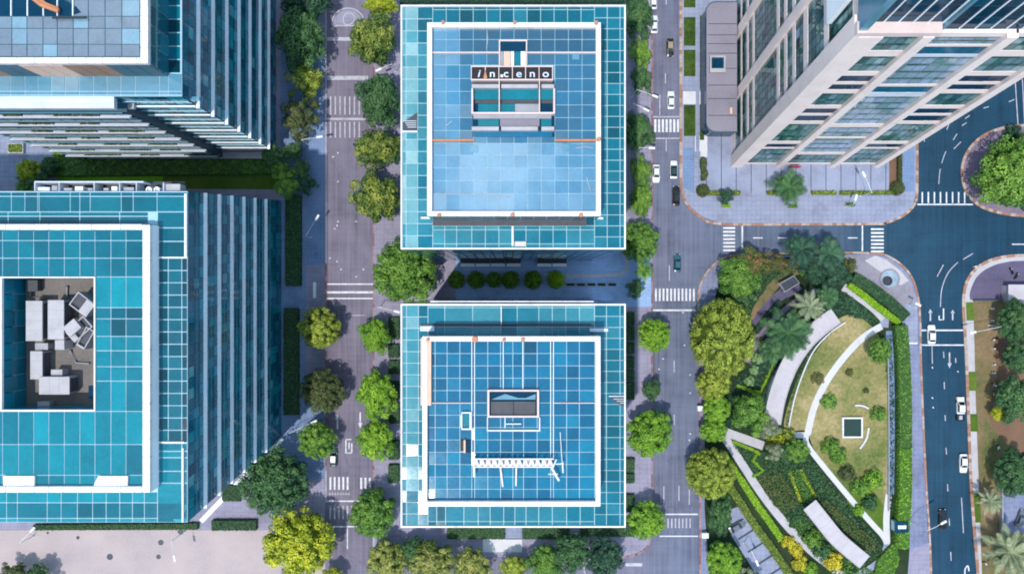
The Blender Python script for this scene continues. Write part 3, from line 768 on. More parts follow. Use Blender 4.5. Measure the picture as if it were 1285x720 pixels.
ZS,ZR,ZI=58.,66.,64.9      # glass skirt, parapet top, glazed roof inside the parapet
def glass_tower(label,out,ring,name='glass_tower'):
    c=quad_corners(*out,ZS); mid=(c[0]+c[2])/2
    t=thing_abs(name,label,'building',(mid.x,mid.y,.13))
    b=[down(v,.13) for v in c]
    tt=[down(v,ZS-.35) for v in c]
    for k in range(4):
        k2=(k+1)%4; f=MB().face([b[k],b[k2],tt[k2],tt[k]]); f.build('mullion_frame','frame_dark',t)
        panes(b[k],b[k2],tt[k],tt[k2],lin_(20),lin_(16),.2,.05,lambda i,j:random.random()*.8).build('curtain_wall','g_wall',t)
    MB().hexa([v+Vector((0,0,-.35)) for v in c],[v+Vector((0,0,-.06)) for v in c]).build('roof_deck','frame_teal',t)
    m=MB(); a,d=c[0],c[2]
    e=.28
    m.box(a.x,a.y,ZS-.3,d.x,a.y+e,ZS+.25); m.box(a.x,d.y-e,ZS-.3,d.x,d.y,ZS+.25); m.box(a.x,a.y+e,ZS-.3,a.x+e,d.y-e,ZS+.25); m.box(d.x-e,a.y+e,ZS-.3,d.x,d.y-e,ZS+.25)
    m.build('eaves_trim','white',t)
    # upper box with its parapet
    r=quad_corners(*ring,ZR); rb=[down(v,ZS-.06) for v in r]; rt=[down(v,ZR-1.2) for v in r]
    for k in range(4):
        k2=(k+1)%4
        MB().face([rb[k],rb[k2],rt[k2],rt[k]]).build('upper_wall_frame','frame_teal',t)
        panes(rb[k],rb[k2],rt[k],rt[k2],lin_(13),[0,.5,1],.14,.03,lambda i,j:.15+random.random()*.45).build('upper_wall_glazing','g_skirt',t)
    coping(t,ring,.8,ZR-1.2,ZR)
    q=[v.copy() for v in r]
    MB().hexa([down(q[0]+Vector((.8,.8,0)),ZI-.4),down(q[1]+Vector((-.8,.8,0)),ZI-.4),down(q[2]+Vector((-.8,-.8,0)),ZI-.4),down(q[3]+Vector((.8,-.8,0)),ZI-.4)],
              [down(q[0]+Vector((.8,.8,0)),ZI-.07),down(q[1]+Vector((-.8,.8,0)),ZI-.07),down(q[2]+Vector((-.8,-.8,0)),ZI-.07),down(q[3]+Vector((.8,-.8,0)),ZI-.07)]).build('upper_roof_deck','frame_blue',t)
    return t
def steps(a,b,n): return [a+(b-a)*i/n for i in range(n+1)]

# --- upper central tower
T1=glass_tower('square blue glass tower with black lettered sign on its roof',(503,7,785,313),(536,28.5,754,271))
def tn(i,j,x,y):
    v=.64 if y>180 else .40  # cloud reflection painted into pane tints: south half and north-west corner paler
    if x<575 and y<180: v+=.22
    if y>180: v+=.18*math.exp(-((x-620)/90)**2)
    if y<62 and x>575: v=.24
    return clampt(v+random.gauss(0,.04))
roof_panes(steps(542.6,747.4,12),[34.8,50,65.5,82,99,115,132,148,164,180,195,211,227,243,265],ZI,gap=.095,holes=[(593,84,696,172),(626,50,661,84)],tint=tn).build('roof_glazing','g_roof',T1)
def sk1(i,j,x,y):  # west band paler: reflection put into the pane tint
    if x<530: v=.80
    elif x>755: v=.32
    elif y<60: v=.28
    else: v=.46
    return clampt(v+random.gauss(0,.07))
H=[(543,47,746,276)]
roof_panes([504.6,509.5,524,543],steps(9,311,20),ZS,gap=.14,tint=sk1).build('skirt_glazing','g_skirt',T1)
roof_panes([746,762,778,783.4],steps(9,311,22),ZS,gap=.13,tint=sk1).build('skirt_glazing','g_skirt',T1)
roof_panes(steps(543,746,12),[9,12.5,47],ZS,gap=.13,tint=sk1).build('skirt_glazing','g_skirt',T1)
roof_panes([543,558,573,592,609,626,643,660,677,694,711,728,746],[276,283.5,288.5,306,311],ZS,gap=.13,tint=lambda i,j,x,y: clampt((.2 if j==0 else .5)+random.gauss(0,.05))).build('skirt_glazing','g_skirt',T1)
m=MB(); zbox(m,642,283.5,644.5,308,ZS-.05,ZS+.35); m.build('service_rail','white',T1)
m=MB(); zbox(m,646,303,660,309,ZS-.05,ZS+.25); m.build('access_hatch','cream2',T1)
m=MB(); zbox(m,543,273.5,736,283,ZS-.05,ZS+.6); m.build('gutter_channel','unit_dark',T1)
m=MB(); zbox(m,528,272,545,274.5,ZS,ZS+.7); m.build('service_rail','white',T1)
m=MB(); zbox(m,737,272.5,757,275,ZS,ZS+.7); m.build('service_rail','white',T1)
for y0,x0,x1 in ((66,542,626),(66,661,748),(175.5,540,595),(175.5,697,752)):
    m=MB(); zbox(m,x0,y0-.7,x1,y0+.7 if y0<100 else y0+1.6,ZI,ZI+.7); m.build('roof_rail','cream2' if y0<100 else 'orange',T1)
# louvred vent in the left skirt
m=MB(); a=[P(506,164,ZS+.3),P(522,155,ZS+.3),P(522,141,ZS+.3)]
m.face([P(505.5,154,ZS+.06),P(505.5,164,ZS+.06),P(523.5,164,ZS+.06),P(523.5,141,ZS+.06)]); m.build('vent_opening','unit_dark',T1)
m=MB()
for k in range(4): zbox(m,507+k*1.5,153.5+k*2.6-2,522.5,154.3+k*2.6-2,ZS+.07,ZS+.28)
zbox(m,504.5,164,524,166.2,ZS+.0,ZS+.4); m.build('vent_louvre','ledge',T1)
# rooftop sign and plant recess: a thing with parts
def P2(x,y,z): return P(x,y,z)
sb=thing_abs('rooftop_sign','black rooftop sign band of white lower case letters in six cells','sign',P(643,92,ZI))
m=MB(); zbox(m,592,84,693,99.5,ZI-.05,ZI+1.3); m.build('sign_board','black',sb)
m=MB(); zt=ZI+1.5
zbox(m,591,82.8,694,84.2,ZI,zt); zbox(m,591,99.3,694,101,ZI,zt)
for x in (591.4,609,626,643,659.5,676.5,693.4): zbox(m,x-.5,84.2,x+.5,99.3,ZI,zt-.03)
m.build('sign_frame','cream2',sb)
zl=ZI+1.42
for ch,x in zip('incEno'.replace('E','e'),(600.5,617.8,635,651.3,668,684.8)):
    cu=bpy.data.curves.new('letter','FONT'); cu.body=ch; cu.size=1.85; cu.extrude=.05; cu.offset=.02; cu.align_x='CENTER'; cu.align_y='CENTER'
    if ch=='i': cu.shear=.2
    tmp=bpy.data.objects.new('tmp',cu); COL.objects.link(tmp); dg=bpy.context.evaluated_depsgraph_get(); dg.update()
    me=bpy.data.meshes.new_from_object(tmp.evaluated_get(dg)); bpy.data.objects.remove(tmp)
    o=link(bpy.data.objects.new('letter',me),sb); me.materials.clear(); me.materials.append(M['ledge'])
    p=P(x,93,zl); o.location=p-Vector(sb.location); o.scale=(1.12,.95,1)
m=MB()
for x in (629.8,): 
    p=P(x,95.5,zl); m.box(p.x-.22,p.y-.22,zl-.1,p.x+.22,p.y+.22,zl+.03)
m.build('letter_dot','white',sb)
m=MB(); p=P(609,95,zl); m.face([(p.x-.35,p.y-.5,zl+.12),(p.x+.35,p.y-.5,zl+.12),(p.x,p.y+.9,zl+.12)]); m.build('emblem','orange',sb)
pr=thing_abs('plant_enclosure','open rooftop plant recess with grey frame and white beams below the black sign','roof plant',P(644,138,ZI))
zt=ZI+1.1
m=MB(); zbox(m,593,101.5,696,172,ZI-.1,ZI+.02,ref=ZI); m.build('floor','g_navy',pr)
m=MB(); zbox(m,593,102,692,106,ZI,ZI+.35); m.build('channel','unit_dark',pr)
for y0,y1 in ((106,110.6),(159,163.8)):
    for x0,x1 in ((592,626),(629,675),(679.5,695.5)):
        m=MB(); zbox(m,x0,y0,x1,y1,ZI,zt+.3); m.build('beam','unit',pr)
m=MB(); zbox(m,594,112,694,125,ZI,ZI+.4); m.build('glazed_cover','g_teal',pr)
m=MB(); zbox(m,594,125,694,130,ZI,ZI+.2); m.build('shadow_gap','unit_dark',pr)
m=MB(); zbox(m,600,130.5,646,141,ZI,ZI+.3); m.build('glazed_cover','g_teal',pr)
m=MB(); zbox(m,646.3,130.5,678,141,ZI,ZI+.6); m.build('plant_deck','steel',pr)
m=MB(); zbox(m,591.5,111,593.6,142.6,ZI,zt+.6); zbox(m,694.4,111,696.6,142.6,ZI,zt+.6); zbox(m,593.6,140.8,694.4,143,ZI,zt+.6)
for x in (626.5,677): zbox(m,x-.6,101,x+.6,140.8,ZI,zt+.6); 
m.build('frame','cream2',pr)
m=MB(); zbox(m,594,143.2,692,149,ZI,ZI+.9); m.build('plant_deck','steel',pr)
for q_ in ((600,626),(679,692)): m=MB(); zbox(m,q_[0],149.3,q_[1],158.6,ZI,ZI+.3); m.build('glazed_cover','g_teal',pr)
m=MB(); zbox(m,627.5,149.3,677,158.6,ZI,ZI+.5); m.build('plant_deck','podium',pr)
m=MB(); zbox(m,595,164.2,693,171.5,ZI,ZI+.3); m.build('glazed_cover','g_roof2',pr)
lo=thing_abs('lift_overrun','dark topped lift overrun with peach and white side panels above the black sign','roof plant',P(643.5,67,ZI))
m=MB(); zbox(m,627.5,52,660,64.5,ZI-.05,ZI+.5); m.build('hood','g_navy',lo)
m=MB(); zbox(m,626,50,661.5,51.8,ZI,ZI+.8); zbox(m,626,51.8,627.6,83,ZI,ZI+.8); zbox(m,660,51.8,661.5,83,ZI,ZI+.8); m.build('frame','cream2',lo)
for x0,x1,mt in ((628,631.5,'steel'),(632,640.5,'peach'),(641,645,'white'),(653.5,659.5,'white')):
    m=MB(); zbox(m,x0,64.8,x1,82.6,ZI,ZI+.7); m.build('side_panel',mt,lo)
m=MB(); zbox(m,645.4,64.8,653.2,82.6,ZI,ZI+.3); m.build('side_glazing','g_teal',lo)
for pts in ([(611,39),(612,50),(610.5,62)],[(560,158),(567,152)],[(548,244),(600,243),(640,247)],[(722,186),(735,184),(744,186)],[(736,222),(741,240),(746,238)]):
    m=MB(); m.tube([P(x,y,ZI+.1) for x,y in pts],.07,5); m.build('cable','unit',T1)
for x,y in ((706,180),(590,182),(718,66)):
    m=MB(); zbox(m,x,y,x+9,y+9,ZI,ZI+.25); m.build('access_panel','g_sky',T1)

# --- lower central tower
T2=glass_tower('square deep blue glass tower with white cleaning gantry on its roof',(503,381,785,661),(530,422,753.5,635))
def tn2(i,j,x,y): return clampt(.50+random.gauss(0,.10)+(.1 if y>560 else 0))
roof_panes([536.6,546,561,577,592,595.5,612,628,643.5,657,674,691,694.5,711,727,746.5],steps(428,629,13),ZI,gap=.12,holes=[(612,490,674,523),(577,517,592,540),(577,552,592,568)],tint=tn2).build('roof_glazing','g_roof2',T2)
H=[(537,425,746,626)]
def sk2(i,j,x,y): return clampt((.66 if x<530 else .36)+random.gauss(0,.07)-(.25 if (x<530 and y>620) else 0))  # reflection on the west band put into its paler tint
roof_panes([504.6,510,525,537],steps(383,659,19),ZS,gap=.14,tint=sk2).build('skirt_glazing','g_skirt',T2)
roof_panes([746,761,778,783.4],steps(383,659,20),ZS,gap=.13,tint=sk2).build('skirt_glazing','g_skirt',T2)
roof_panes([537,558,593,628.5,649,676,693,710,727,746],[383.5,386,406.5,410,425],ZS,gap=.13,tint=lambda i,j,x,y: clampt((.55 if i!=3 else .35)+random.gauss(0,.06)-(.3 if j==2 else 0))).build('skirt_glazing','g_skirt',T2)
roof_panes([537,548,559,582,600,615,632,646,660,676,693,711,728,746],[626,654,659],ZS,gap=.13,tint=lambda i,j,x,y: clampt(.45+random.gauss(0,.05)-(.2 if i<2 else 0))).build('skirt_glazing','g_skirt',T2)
m=MB(); zbox(m,527,406.2,742,407.8,ZS,ZS+.4); m.build('gutter_channel','unit_dark',T2)
m=MB(); zbox(m,628.6,384,629.6,407,ZS,ZS+.5); m.build('service_rail','white',T2)
m=MB(); zbox(m,540,377.6,745,379,ZS-1.2,ZS-.4); m.build('eaves_ledge','white',T2)
m=MB(); zbox(m,527,409,545,415.5,ZS,ZS+.5); m.build('access_hatch','ledge',T2)
m=MB(); zbox(m,740,412,763,416,ZS,ZS+.5); m.build('access_hatch','ledge',T2)
m=MB(); zbox(m,527.8,424,541,508.5,ZR-1.,ZR-.2); m.build('parapet_ledge','peach',T2)
m=MB(); m.face([P(765,499,ZS+.07),P(783,511,ZS+.07),P(783,497,ZS+.07)]); m.build('vent_opening','unit_dark',T2)
m=MB(); m.strip(G([(0,0),(1,1)]),.1,0,.1); m=MB()
for k in range(3): zbox(m,770+k*4,500+k*2.5,783,500.8+k*2.5,ZS+.08,ZS+.3)
zbox(m,764,496.4,784,497.6,ZS,ZS+.35); m.build('vent_louvre','ledge',T2)
for x in (592,595.5,691,694.5,631.5,656):   # raised guide rails for the gantry
    m=MB(); zbox(m,x-.35,428.5,x+.35,575 if x not in (631.5,656) else 490,ZI,ZI+.35); m.build('guide_rail','band',T2)
for x0,y0,x1 in ((541,505.5,592),(694.5,505.5,748)):
    m=MB(); zbox(m,x0,y0-.5,x1,y0+.5,ZI,ZI+.4); m.build('roof_rail','cream2',T2)
for x,y,r_ in ((596,425.5,.5),(632.5,426,.3),(656,426,.33),(537,426,.28)):
    m=MB(); c=P(x,y,ZR); m.lathe((c.x,c.y),[(r_*1.1,ZR),(r_*1.1,ZR+.12),(r_,ZR+.5),(.02,ZR+.55)],12); m.build('anchor_cap','orange',T2)
for x,y,r_ in ((556,29,.28),(646,29,.25),(551,270,.3),(643,269.5,.34),(729,270,.34),(748,29.5,.3),(751,175,.34)):
    m=MB(); c=P(x,y,ZR); m.lathe((c.x,c.y),[(r_*1.1,ZR),(r_*1.1,ZR+.12),(r_,ZR+.5),(.02,ZR+.55)],12); m.build('anchor_cap','orange',T1)
re=thing_abs('roof_skylight','sunken framed rooftop skylight box in the middle of the deep blue roof','skylight',P(644,506,ZI))
m=MB(); zbox(m,614,491,674,522,ZI-.1,ZI+.05); m.build('pit','g_navy',re)
m=MB(); 
for x0,x1 in ((616,644),(644.8,672)): zbox(m,x0,503.5,x1,520.5,ZI+.05,ZI+.35)
m.build('grille','unit_dark',re)
m=MB(); a=[P(616.5,501,ZI+.3),P(672,501,ZI+.3),P(672,494,ZI+.3),P(660,499,ZI+.3),P(650,499,ZI+.3),P(634,494,ZI+.3)]; m.face(a); m.build('folded_cover','g_sky',re)
m=MB()
for x0,y0,x1,y1 in ((611.5,489,676.5,491),(611.5,521.5,676.5,523.5),(611.5,491,614,521.5),(674,491,676.5,521.5)): zbox(m,x0,y0,x1,y1,ZI,ZI+1.)
m.build('frame','cream2',re)
m=MB()
for x0,y0,x1,y1 in ((611,539,678,541),(611,523.5,612.4,539),(676.4,523.5,678,539),(633,523.5,634.4,537),(634.4,531,654,532.4)): zbox(m,x0,y0,x1,y1,ZI,ZI+.5)
m.build('lower_frame','ledge',re)
for (x0,y0,x1,y1),lb,inn in (((579,517,591.5,539),'white framed open roof hatch left of the skylight box on the deep blue roof','g_teal'),((577.5,552,591.5,568),'small roof hatch with black opening and pink lid left above the gantry','black')):
    h_=thing_abs('roof_hatch',lb,'roof hatch',P((x0+x1)/2,(y0+y1)/2,ZI))
    if inn=='g_teal':
        m=MB()
        for q in ((x0,y0,x1,y0+1.4),(x0,y1-1.6,x1,y1),(x0,y0+1.4,x0+1,y1-1.6),(x1-2.2,y0+1.4,x1,y1-1.6)): zbox(m,*q,ZI,ZI+.8)
        m.build('frame','white',h_); m=MB(); zbox(m,x0+1,y0+1.4,x1-2.2,y1-1.6,ZI-.05,ZI+.2,ref=ZI); m.build('lid_glass',inn,h_)
    else:
        m=MB(); zbox(m,x0,y0,x0+4,y1-2,ZI-.05,ZI+.4); m.build('opening','black',h_)
        m=MB(); zbox(m,x0+4.2,y0,x0+6.6,y1,ZI,ZI+.9); m.build('lid','peach',h_)
        m=MB(); zbox(m,x0+6.8,y0,x1,y1-.5,ZI,ZI+.35); m.build('side_box','g_navy',h_)
ga=thing_abs('cleaning_gantry','long white lattice facade cleaning gantry lying across the deep blue roof','gantry',P(644,580,ZI))
zt=ZI+2.
m=MB()
zbox(m,593,575,695,576.3,zt-.2,zt); zbox(m,593,585,695,586.3,zt-.2,zt)
for k in range(27):
    x=593.6+k*3.87; a=P(x,576 if k%2 else 585.6,zt); b=P(x+3.87,585.6 if k%2 else 576,zt); m.tube([a,b],.13,5)
m.build('lattice_beam','white',ga)
m=MB()
for k in range(13): zbox(m,594+k*7.8,576.4,594+k*7.8+random.uniform(5,7),584.9,zt-.5,zt-.3)
m.build('walkway','cream2',ga)
for x,y,x2,y2 in ((595,586,595,597),(692,586,701,602)):
    m=MB(); a,b=P(x,y,zt-.1),P(x2,y2,zt-.1); m.tube([a,b],.2,6); m.tube([b,down(b,ZI)],.2,6); m.tube([a,down(a,ZI)],.2,6); m.build('leg','white',ga)
m=MB(); m.tube([P(688,594.5,zt),P(700,594.5,zt)],.09,6); m.build('outrigger','white',ga)
m=MB(); m.tube([P(697,582,zt),P(707.5,581,zt)],.09,6); m.tube([P(703,542,zt-.8),P(706,592,zt-.8)],.07,6); m.tube([P(706,578,zt-.6),P(706.5,593,zt-.6)],.12,6); m.build('jib','white',ga)
m=MB(); m.tube([P(628,586,zt-.8),P(631,610,ZI+.2)],.16,6); m.tube([P(648,580,zt-.4),P(647.5,609,ZI+.2)],.14,6); m.build('hose','cream',ga)

# --- west towers: glass block, floor bands on the visible sides
def big_tower(label,base,top,zt,name='office_tower'):
    """base/top: SW,SE,NE,NW corners"""
    mid=(base[0]+base[2])/2
    return thing_abs(name,label,'building',(mid.x,mid.y,.13))
# left tower (teal)
bS=[P(-300,548),P(353,548),P(353,252),P(-300,252)]; ZT=58.
tS=[P(-300,655,ZT),P(235,655,ZT),P(235,240,ZT),P(-300,240,ZT)]
for v in bS: v.z=.13
bS[0].x=tS[0].x=-190; bS[3].x=tS[3].x=-190
T3=big_tower('teal glass office tower with white parapet and open plant court on its roof',bS,tS,ZT)
def wall(t,b0,b1,t0,t1,nu,nv,fr='frame_dark',gl='g_wall',gap=.16,tint=None):
    MB().face([b0,b1,t1,t0]).build('mullion_frame',fr,t)
    panes(b0,b1,t0,t1,lin_(nu),lin_(nv),gap,.05,tint).build('curtain_wall',gl,t)
tl=[v+Vector((0,0,-.4)) for v in tS]
def ew(i,j):
    v=.15+random.random()**1.4*.6
    if random.random()<.025: v=.93
    return v
wall(T3,bS[1],bS[2],tl[1],tl[2],30,24,'frame_mid','g_wall',.11,ew); wall(T3,bS[0],bS[1],tl[0],tl[1],40,16); wall(T3,bS[2],bS[3],tl[2],tl[3],40,16)
for z in (13.6,21.6,29,36.4,43.5,50.6):   # pale floor bands on the east wall
    v=z/(ZT-.4)
    a=bS[1].lerp(tl[1],v); b=bS[2].lerp(tl[2],v); m=MB()
    m.hexa([a+Vector((.05,0,-.3)),a+Vector(((.68),0,-.3)),b+Vector(((.68),0,-.3)),b+Vector((.05,0,-.3))],[a+Vector((.05,0,.15)),a+Vector(((.68),0,.15)),b+Vector(((.68),0,.15)),b+Vector((.05,0,.15))]); m.build('floor_band','band',T3)
for z in (9.5,17.5,25.3,32.7,40,47,54):
    v=z/(ZT-.4); a=bS[1].lerp(tl[1],v); b=bS[2].lerp(tl[2],v); m=MB()
    m.hexa([a+Vector((.05,0,-.1)),a+Vector((.17,0,-.1)),b+Vector((.17,0,-.1)),b+Vector((.05,0,-.1))],[a+Vector((.05,0,.06)),a+Vector((.17,0,.06)),b+Vector((.17,0,.06)),b+Vector((.05,0,.06))]); m.build('floor_band','frame_mid',T3)
# corner slabs at the foot
m=MB(); m.prism([P(250,652,1),P(300,600,1),P(353,549,1),P(356,552,1),P(302,606,1),P(254,656,1)],.2,.9); m.build('plinth','band',T3)
qd=quad_corners(1.5,348.5,118.5,515,60.7); m=MB(); z0_,z1_=ZT-.4,ZT-.07
m.box(tS[0].x,tS[0].y,z0_,tS[1].x,qd[0].y,z1_); m.box(tS[0].x,qd[2].y,z0_,tS[1].x,tS[2].y,z1_); m.box(tS[0].x,qd[0].y,z0_,qd[0].x,qd[2].y,z1_); m.box(qd[1].x,qd[0].y,z0_,tS[1].x,qd[2].y,z1_)
m.build('roof_deck','frame_blue',T3)
# skirt glazing
def tk(base): return lambda i,j,x,y: clampt(base+random.gauss(0,.06))
roof_panes([-60,-20,14,31,47,49,88,100,113,152,167,197,235],[241,246.5,266],ZT,gap=.17,tint=tk(.36)).build('skirt_glazing','g_teal',T3)
roof_panes([-60,-20,10,50,100,150,186],[266,271.5,281,288],ZT,gap=.2,tint=lambda i,j,x,y:clampt((.2 if j==1 else .5)+random.gauss(0,.08))).build('skirt_glazing','g_teal',T3)
roof_panes([197.5,232,235],[266,286,303,322.5],ZT,gap=.2,tint=tk(.33)).build('skirt_glazing','g_teal',T3)
roof_panes([197.5,228,235],[556,566,574,591,606,632,655],ZT,gap=.2,tint=tk(.48)).build('skirt_glazing','g_teal',T3)
roof_panes([-60,-20,8,21.5,59,76.5,97,116,133,150,166,181,197.5,235],[617,630.5,650,655],ZT,gap=.17,tint=lambda i,j,x,y:clampt((.62,.40,.66)[j]+random.gauss(0,.05))).build('skirt_glazing','g_teal',T3)
roof_panes([197.5,211,228,235],steps(324,555,15),ZT,gap=.17,tint=lambda i,j,x,y:clampt((.22,.27,.12)[i]+random.gauss(0,.07))).build('skirt_glazing','g_teal',T3)
for q_ in ((231.2,243,234,322),(197,322.3,235,324),(228,562,230,655),(197.5,554,231,555.6)):
    m=MB(); zbox(m,*q_,ZT-.05,ZT+.4); m.build('service_rail','white',T3)
# upper box + parapet
ring3=(-300,281.5,188,617.5); ZR3=61.6
r=quad_corners(*ring3,ZR3); rb=[down(v,ZT-.07) for v in r]; rt=[down(v,ZR3-1.) for v in r]
MB().face([rb[1],rb[2],rt[2],rt[1]]).build('upper_wall','band',T3); MB().face([rb[0],rb[1],rt[1],rt[0]]).build('upper_wall','frame_blue',T3); MB().face([rb[2],rb[3],rt[3],rt[2]]).build('upper_wall','frame_blue',T3)
panes(rb[2],rb[3],rt[2],rt[3],lin_(24),[0,1],.2,.04).build('upper_wall_glazing','g_teal',T3)
# parapet laid as coping stones with open joints
m=MB(); w=1.25; a,d=r[0],r[2]
y=a.y
while y<d.y-.5:
    y2=min(y+3.1,d.y); m.box(d.x-w,y,ZR3-1.,d.x,y2-.1,ZR3); y=y2
x=a.x
while x<d.x-w-.3:
    x2=min(x+2.5,d.x-w-.1); m.box(x,a.y,ZR3-1.,x2-.1,a.y+w*.8,ZR3); m.box(x,d.y-w*.75,ZR3-1.,x2-.1,d.y,ZR3); x=x2
m.build('parapet','white',T3)
m=MB(); m.box(d.x-w+.1,a.y+.1,ZR3-1.,d.x-.1,d.y-.1,ZR3-.12); m.box(a.x,a.y+.1,ZR3-1.,d.x-w,a.y+w*.7,ZR3-.12); m.box(a.x,d.y-w*.7,ZR3-1.,d.x-w,d.y-.1,ZR3-.12); m.build('parapet_core','ledge',T3)
ZI3=60.7; CO=(1.5,348.5,118.5,515)
# roof deck around the court (four pieces so that the court stays open)
q=quad_corners(*CO,ZI3); m=MB(); zb=ZT-.2
m.box(a.x,a.y+1.1,zb,d.x-w,q[0].y,ZI3-.07); m.box(a.x,q[2].y,zb,d.x-w,d.y-1.1,ZI3-.07)
m.box(q[1].x,q[0].y,zb,d.x-w,q[2].y,ZI3-.07); m.box(a.x,q[0].y,zb,q[0].x,q[2].y,ZI3-.07); m.build('upper_roof_deck','frame_blue',T3)
xs3=[-60,-38,-17,3,23,42,61,80.5,100,119,139,158,179.3]; ys3=[287,302,324,347.5]
def tt3(i,j,x,y):
    v=.52
    if y<350: v=.40
    if 130<x and 385<y<425: v=.25
    if 130<x and 350<y<385: v=.62
    if y>515: v=.56
    return clampt(v+random.gauss(0,.06))
roof_panes(xs3,ys3,ZI3,gap=.15,tint=tt3).build('roof_glazing','g_teal',T3)
roof_panes(xs3[9:],[347.5,386,400,422,440,460,478,516],ZI3,gap=.15,tint=tt3).build('roof_glazing','g_teal',T3)
roof_panes(xs3,[516,557.5,596,610.5],ZI3,gap=.15,tint=tt3).build('roof_glazing','g_teal',T3)
m=MB()
for x0,y0,x1,y1 in ((0.5,347.2,119.3,348.8),(0.5,514,119.3,516),(117.6,348.8,119.3,514),(0.3,348.8,2,514)): zbox(m,x0,y0,x1,y1,ZI3-.3,ZI3+.3)
m.build('court_coping','white',T3)
for x0,x1 in ((4,43),(120,160)):
    m=MB(); m.prism([P(x0+(0 if x0<50 else -4),612,ZI3+.5),P(x1,612,ZI3+.5),P(x1,597,ZI3+.5),P(x0+(0 if x0<50 else 3),597,ZI3+.5)],ZI3,ZI3+.5); m.build('roof_slab','white',T3)
ZC=53.6
m=MB(); m.box(q[0].x,q[0].y,ZC-.2,q[1].x,q[2].y,ZC); m.build('court_floor','court',T3)
b_=[down(v,ZC) for v in q]; u_=[down(v,ZI3-.3) for v in q]
for k,kk,nu in ((3,0,8),(1,2,8),(0,1,6),(2,3,6)):   # walls face into the court
    k,kk=kk,k
    MB().face([b_[k],b_[kk],u_[kk],u_[k]]).build('court_wall','frame_dark' if nu==6 else 'frame_teal',T3)
    f=lambda i,j:.25+random.random()*.3
    panes(b_[k],b_[kk],u_[k],u_[kk],lin_(nu),[0,.5,1],.1,.04,f).build('court_glazing','g_wall',T3)
# plant in the court (each unit a thing)
def unit(x0,y0,x1,y1,h,label,mat='unit',ang=0,parts=True):
    c=P((x0+x1)/2,(y0+y1)/2,ZC+h); wx=(x1-x0)*K*(D-ZC-h)/D; wy=(y1-y0)*K*(D-ZC-h)/D
    t=thing('cooling_unit',label,'rooftop unit',(c.x,c.y,ZC),ang,'rooftop units in the plant court')
    m=MB(); m.box(-wx/2,-wy/2,.15,wx/2,wy/2,h); m.box(-wx/2-.08,-wy/2-.08,h,wx/2+.08,wy/2+.08,h+.12); m.build('casing',mat,t)
    m=MB(); m.box(-wx/2+.1,-wy/2+.1,0,wx/2-.1,wy/2-.1,.15); m.build('plinth','darksteel',t)
    if parts:
        m=MB(); m.box(wx/2+.0,-wy/2+.3,.4,wx/2+.06,wy/2-.3,h-.3); m.build('grille','unit_dark',t)
        n=max(1,int(max(wx,wy)/1.6))
        m=MB()
        for k in range(1,n): 
            if wy>wx: m.box(-wx/2,-wy/2+wy*k/n-.02,h+.12,wx/2,-wy/2+wy*k/n+.02,h+.15)
            else: m.box(-wx/2+wx*k/n-.02,-wy/2,h+.12,-wx/2+wx*k/n+.02,wy/2,h+.15)
        m.build('seam','steel',t)
    return t
unit(33.5,378,53,427,3.6,'long pale box unit at the left of the plant court')
unit(61,377,80,425,3.6,'long pale box unit second from the left in the plant court'); unit(70,427,80.5,438,3.2,'small pale unit at the foot of the second long box',parts=False)
unit(39,441,53,475,3.0,'narrow pale unit low at the left of the plant court'); unit(45,431,60,438,2.2,'little grey unit between the long and narrow boxes in the court','steel',parts=False)
unit(50,473,87,494,3.2,'wide low pale unit near the bottom of the plant court')
unit(33,352,47,365,1.6,'small dark grille unit in the top left corner of the court','unit_dark',parts=False)
unit(48,504,62,510,1.6,'small white unit on the court floor below the wide unit',parts=False)
unit(65,464,78,471,2.2,'round cornered white tank unit above the wide unit in the court',parts=False)
unit(112,484,118,499,1.5,'dark blue unit against the right side of the court','g_navy',parts=False)
def tilted(x,y,l,w,ang,h,label,px0,px1):
    c=P(x,y,ZC+h); t=thing('cooling_tower',label,'rooftop unit',(c.x,c.y,ZC),ang,'slanting units in the plant court')
    k=K*(D-ZC-h)/D; l*=k; w*=k
    m=MB(); e=.18
    for a in ((-l/2,-w/2,l/2,-w/2+e),(-l/2,w/2-e,l/2,w/2),(-l/2,-w/2+e,-l/2+e,w/2-e),(l/2-e,-w/2+e,l/2,w/2-e)): m.box(a[0],a[1],0,a[2],a[3],h)
    m.build('frame','unit',t)
    m=MB(); m.box(-l/2+e,-w/2+e,0,l/2-e,w/2-e,h-.6); m.build('basin','unit_dark',t)
    m=MB(); m.box(l*px0,-w/2+.1,h-.6,l*px1,w/2-.1,h+.1); m.build('lid','unit',t)
    return t
tilted(103,382,27,20,R(-45+8),3.4,'slanting open topped cooling tower with white lid, upper right in the court',.05,.5)
tilted(99,413,30,18,R(42),3.2,'slanting cooling tower behind a white lid in the middle right of the court',-.5,-.25)
tilted(107,424,26,12,R(60),3.0,'narrow dark slanting cooling tower lowest at the right of the court',-.5,-.42)
c=P(90.5,411,ZC+3.7); t=thing('cooling_unit','tilted square white box unit at the heart of the court','rooftop unit',(c.x,c.y,ZC),R(40),'rooftop units in the plant court')
MB().box(-1.3,-1.05,.2,1.3,1.05,3.8).build('casing','unit',t); MB().box(-1.2,-.95,0,1.2,.95,.2).build('plinth','darksteel',t)
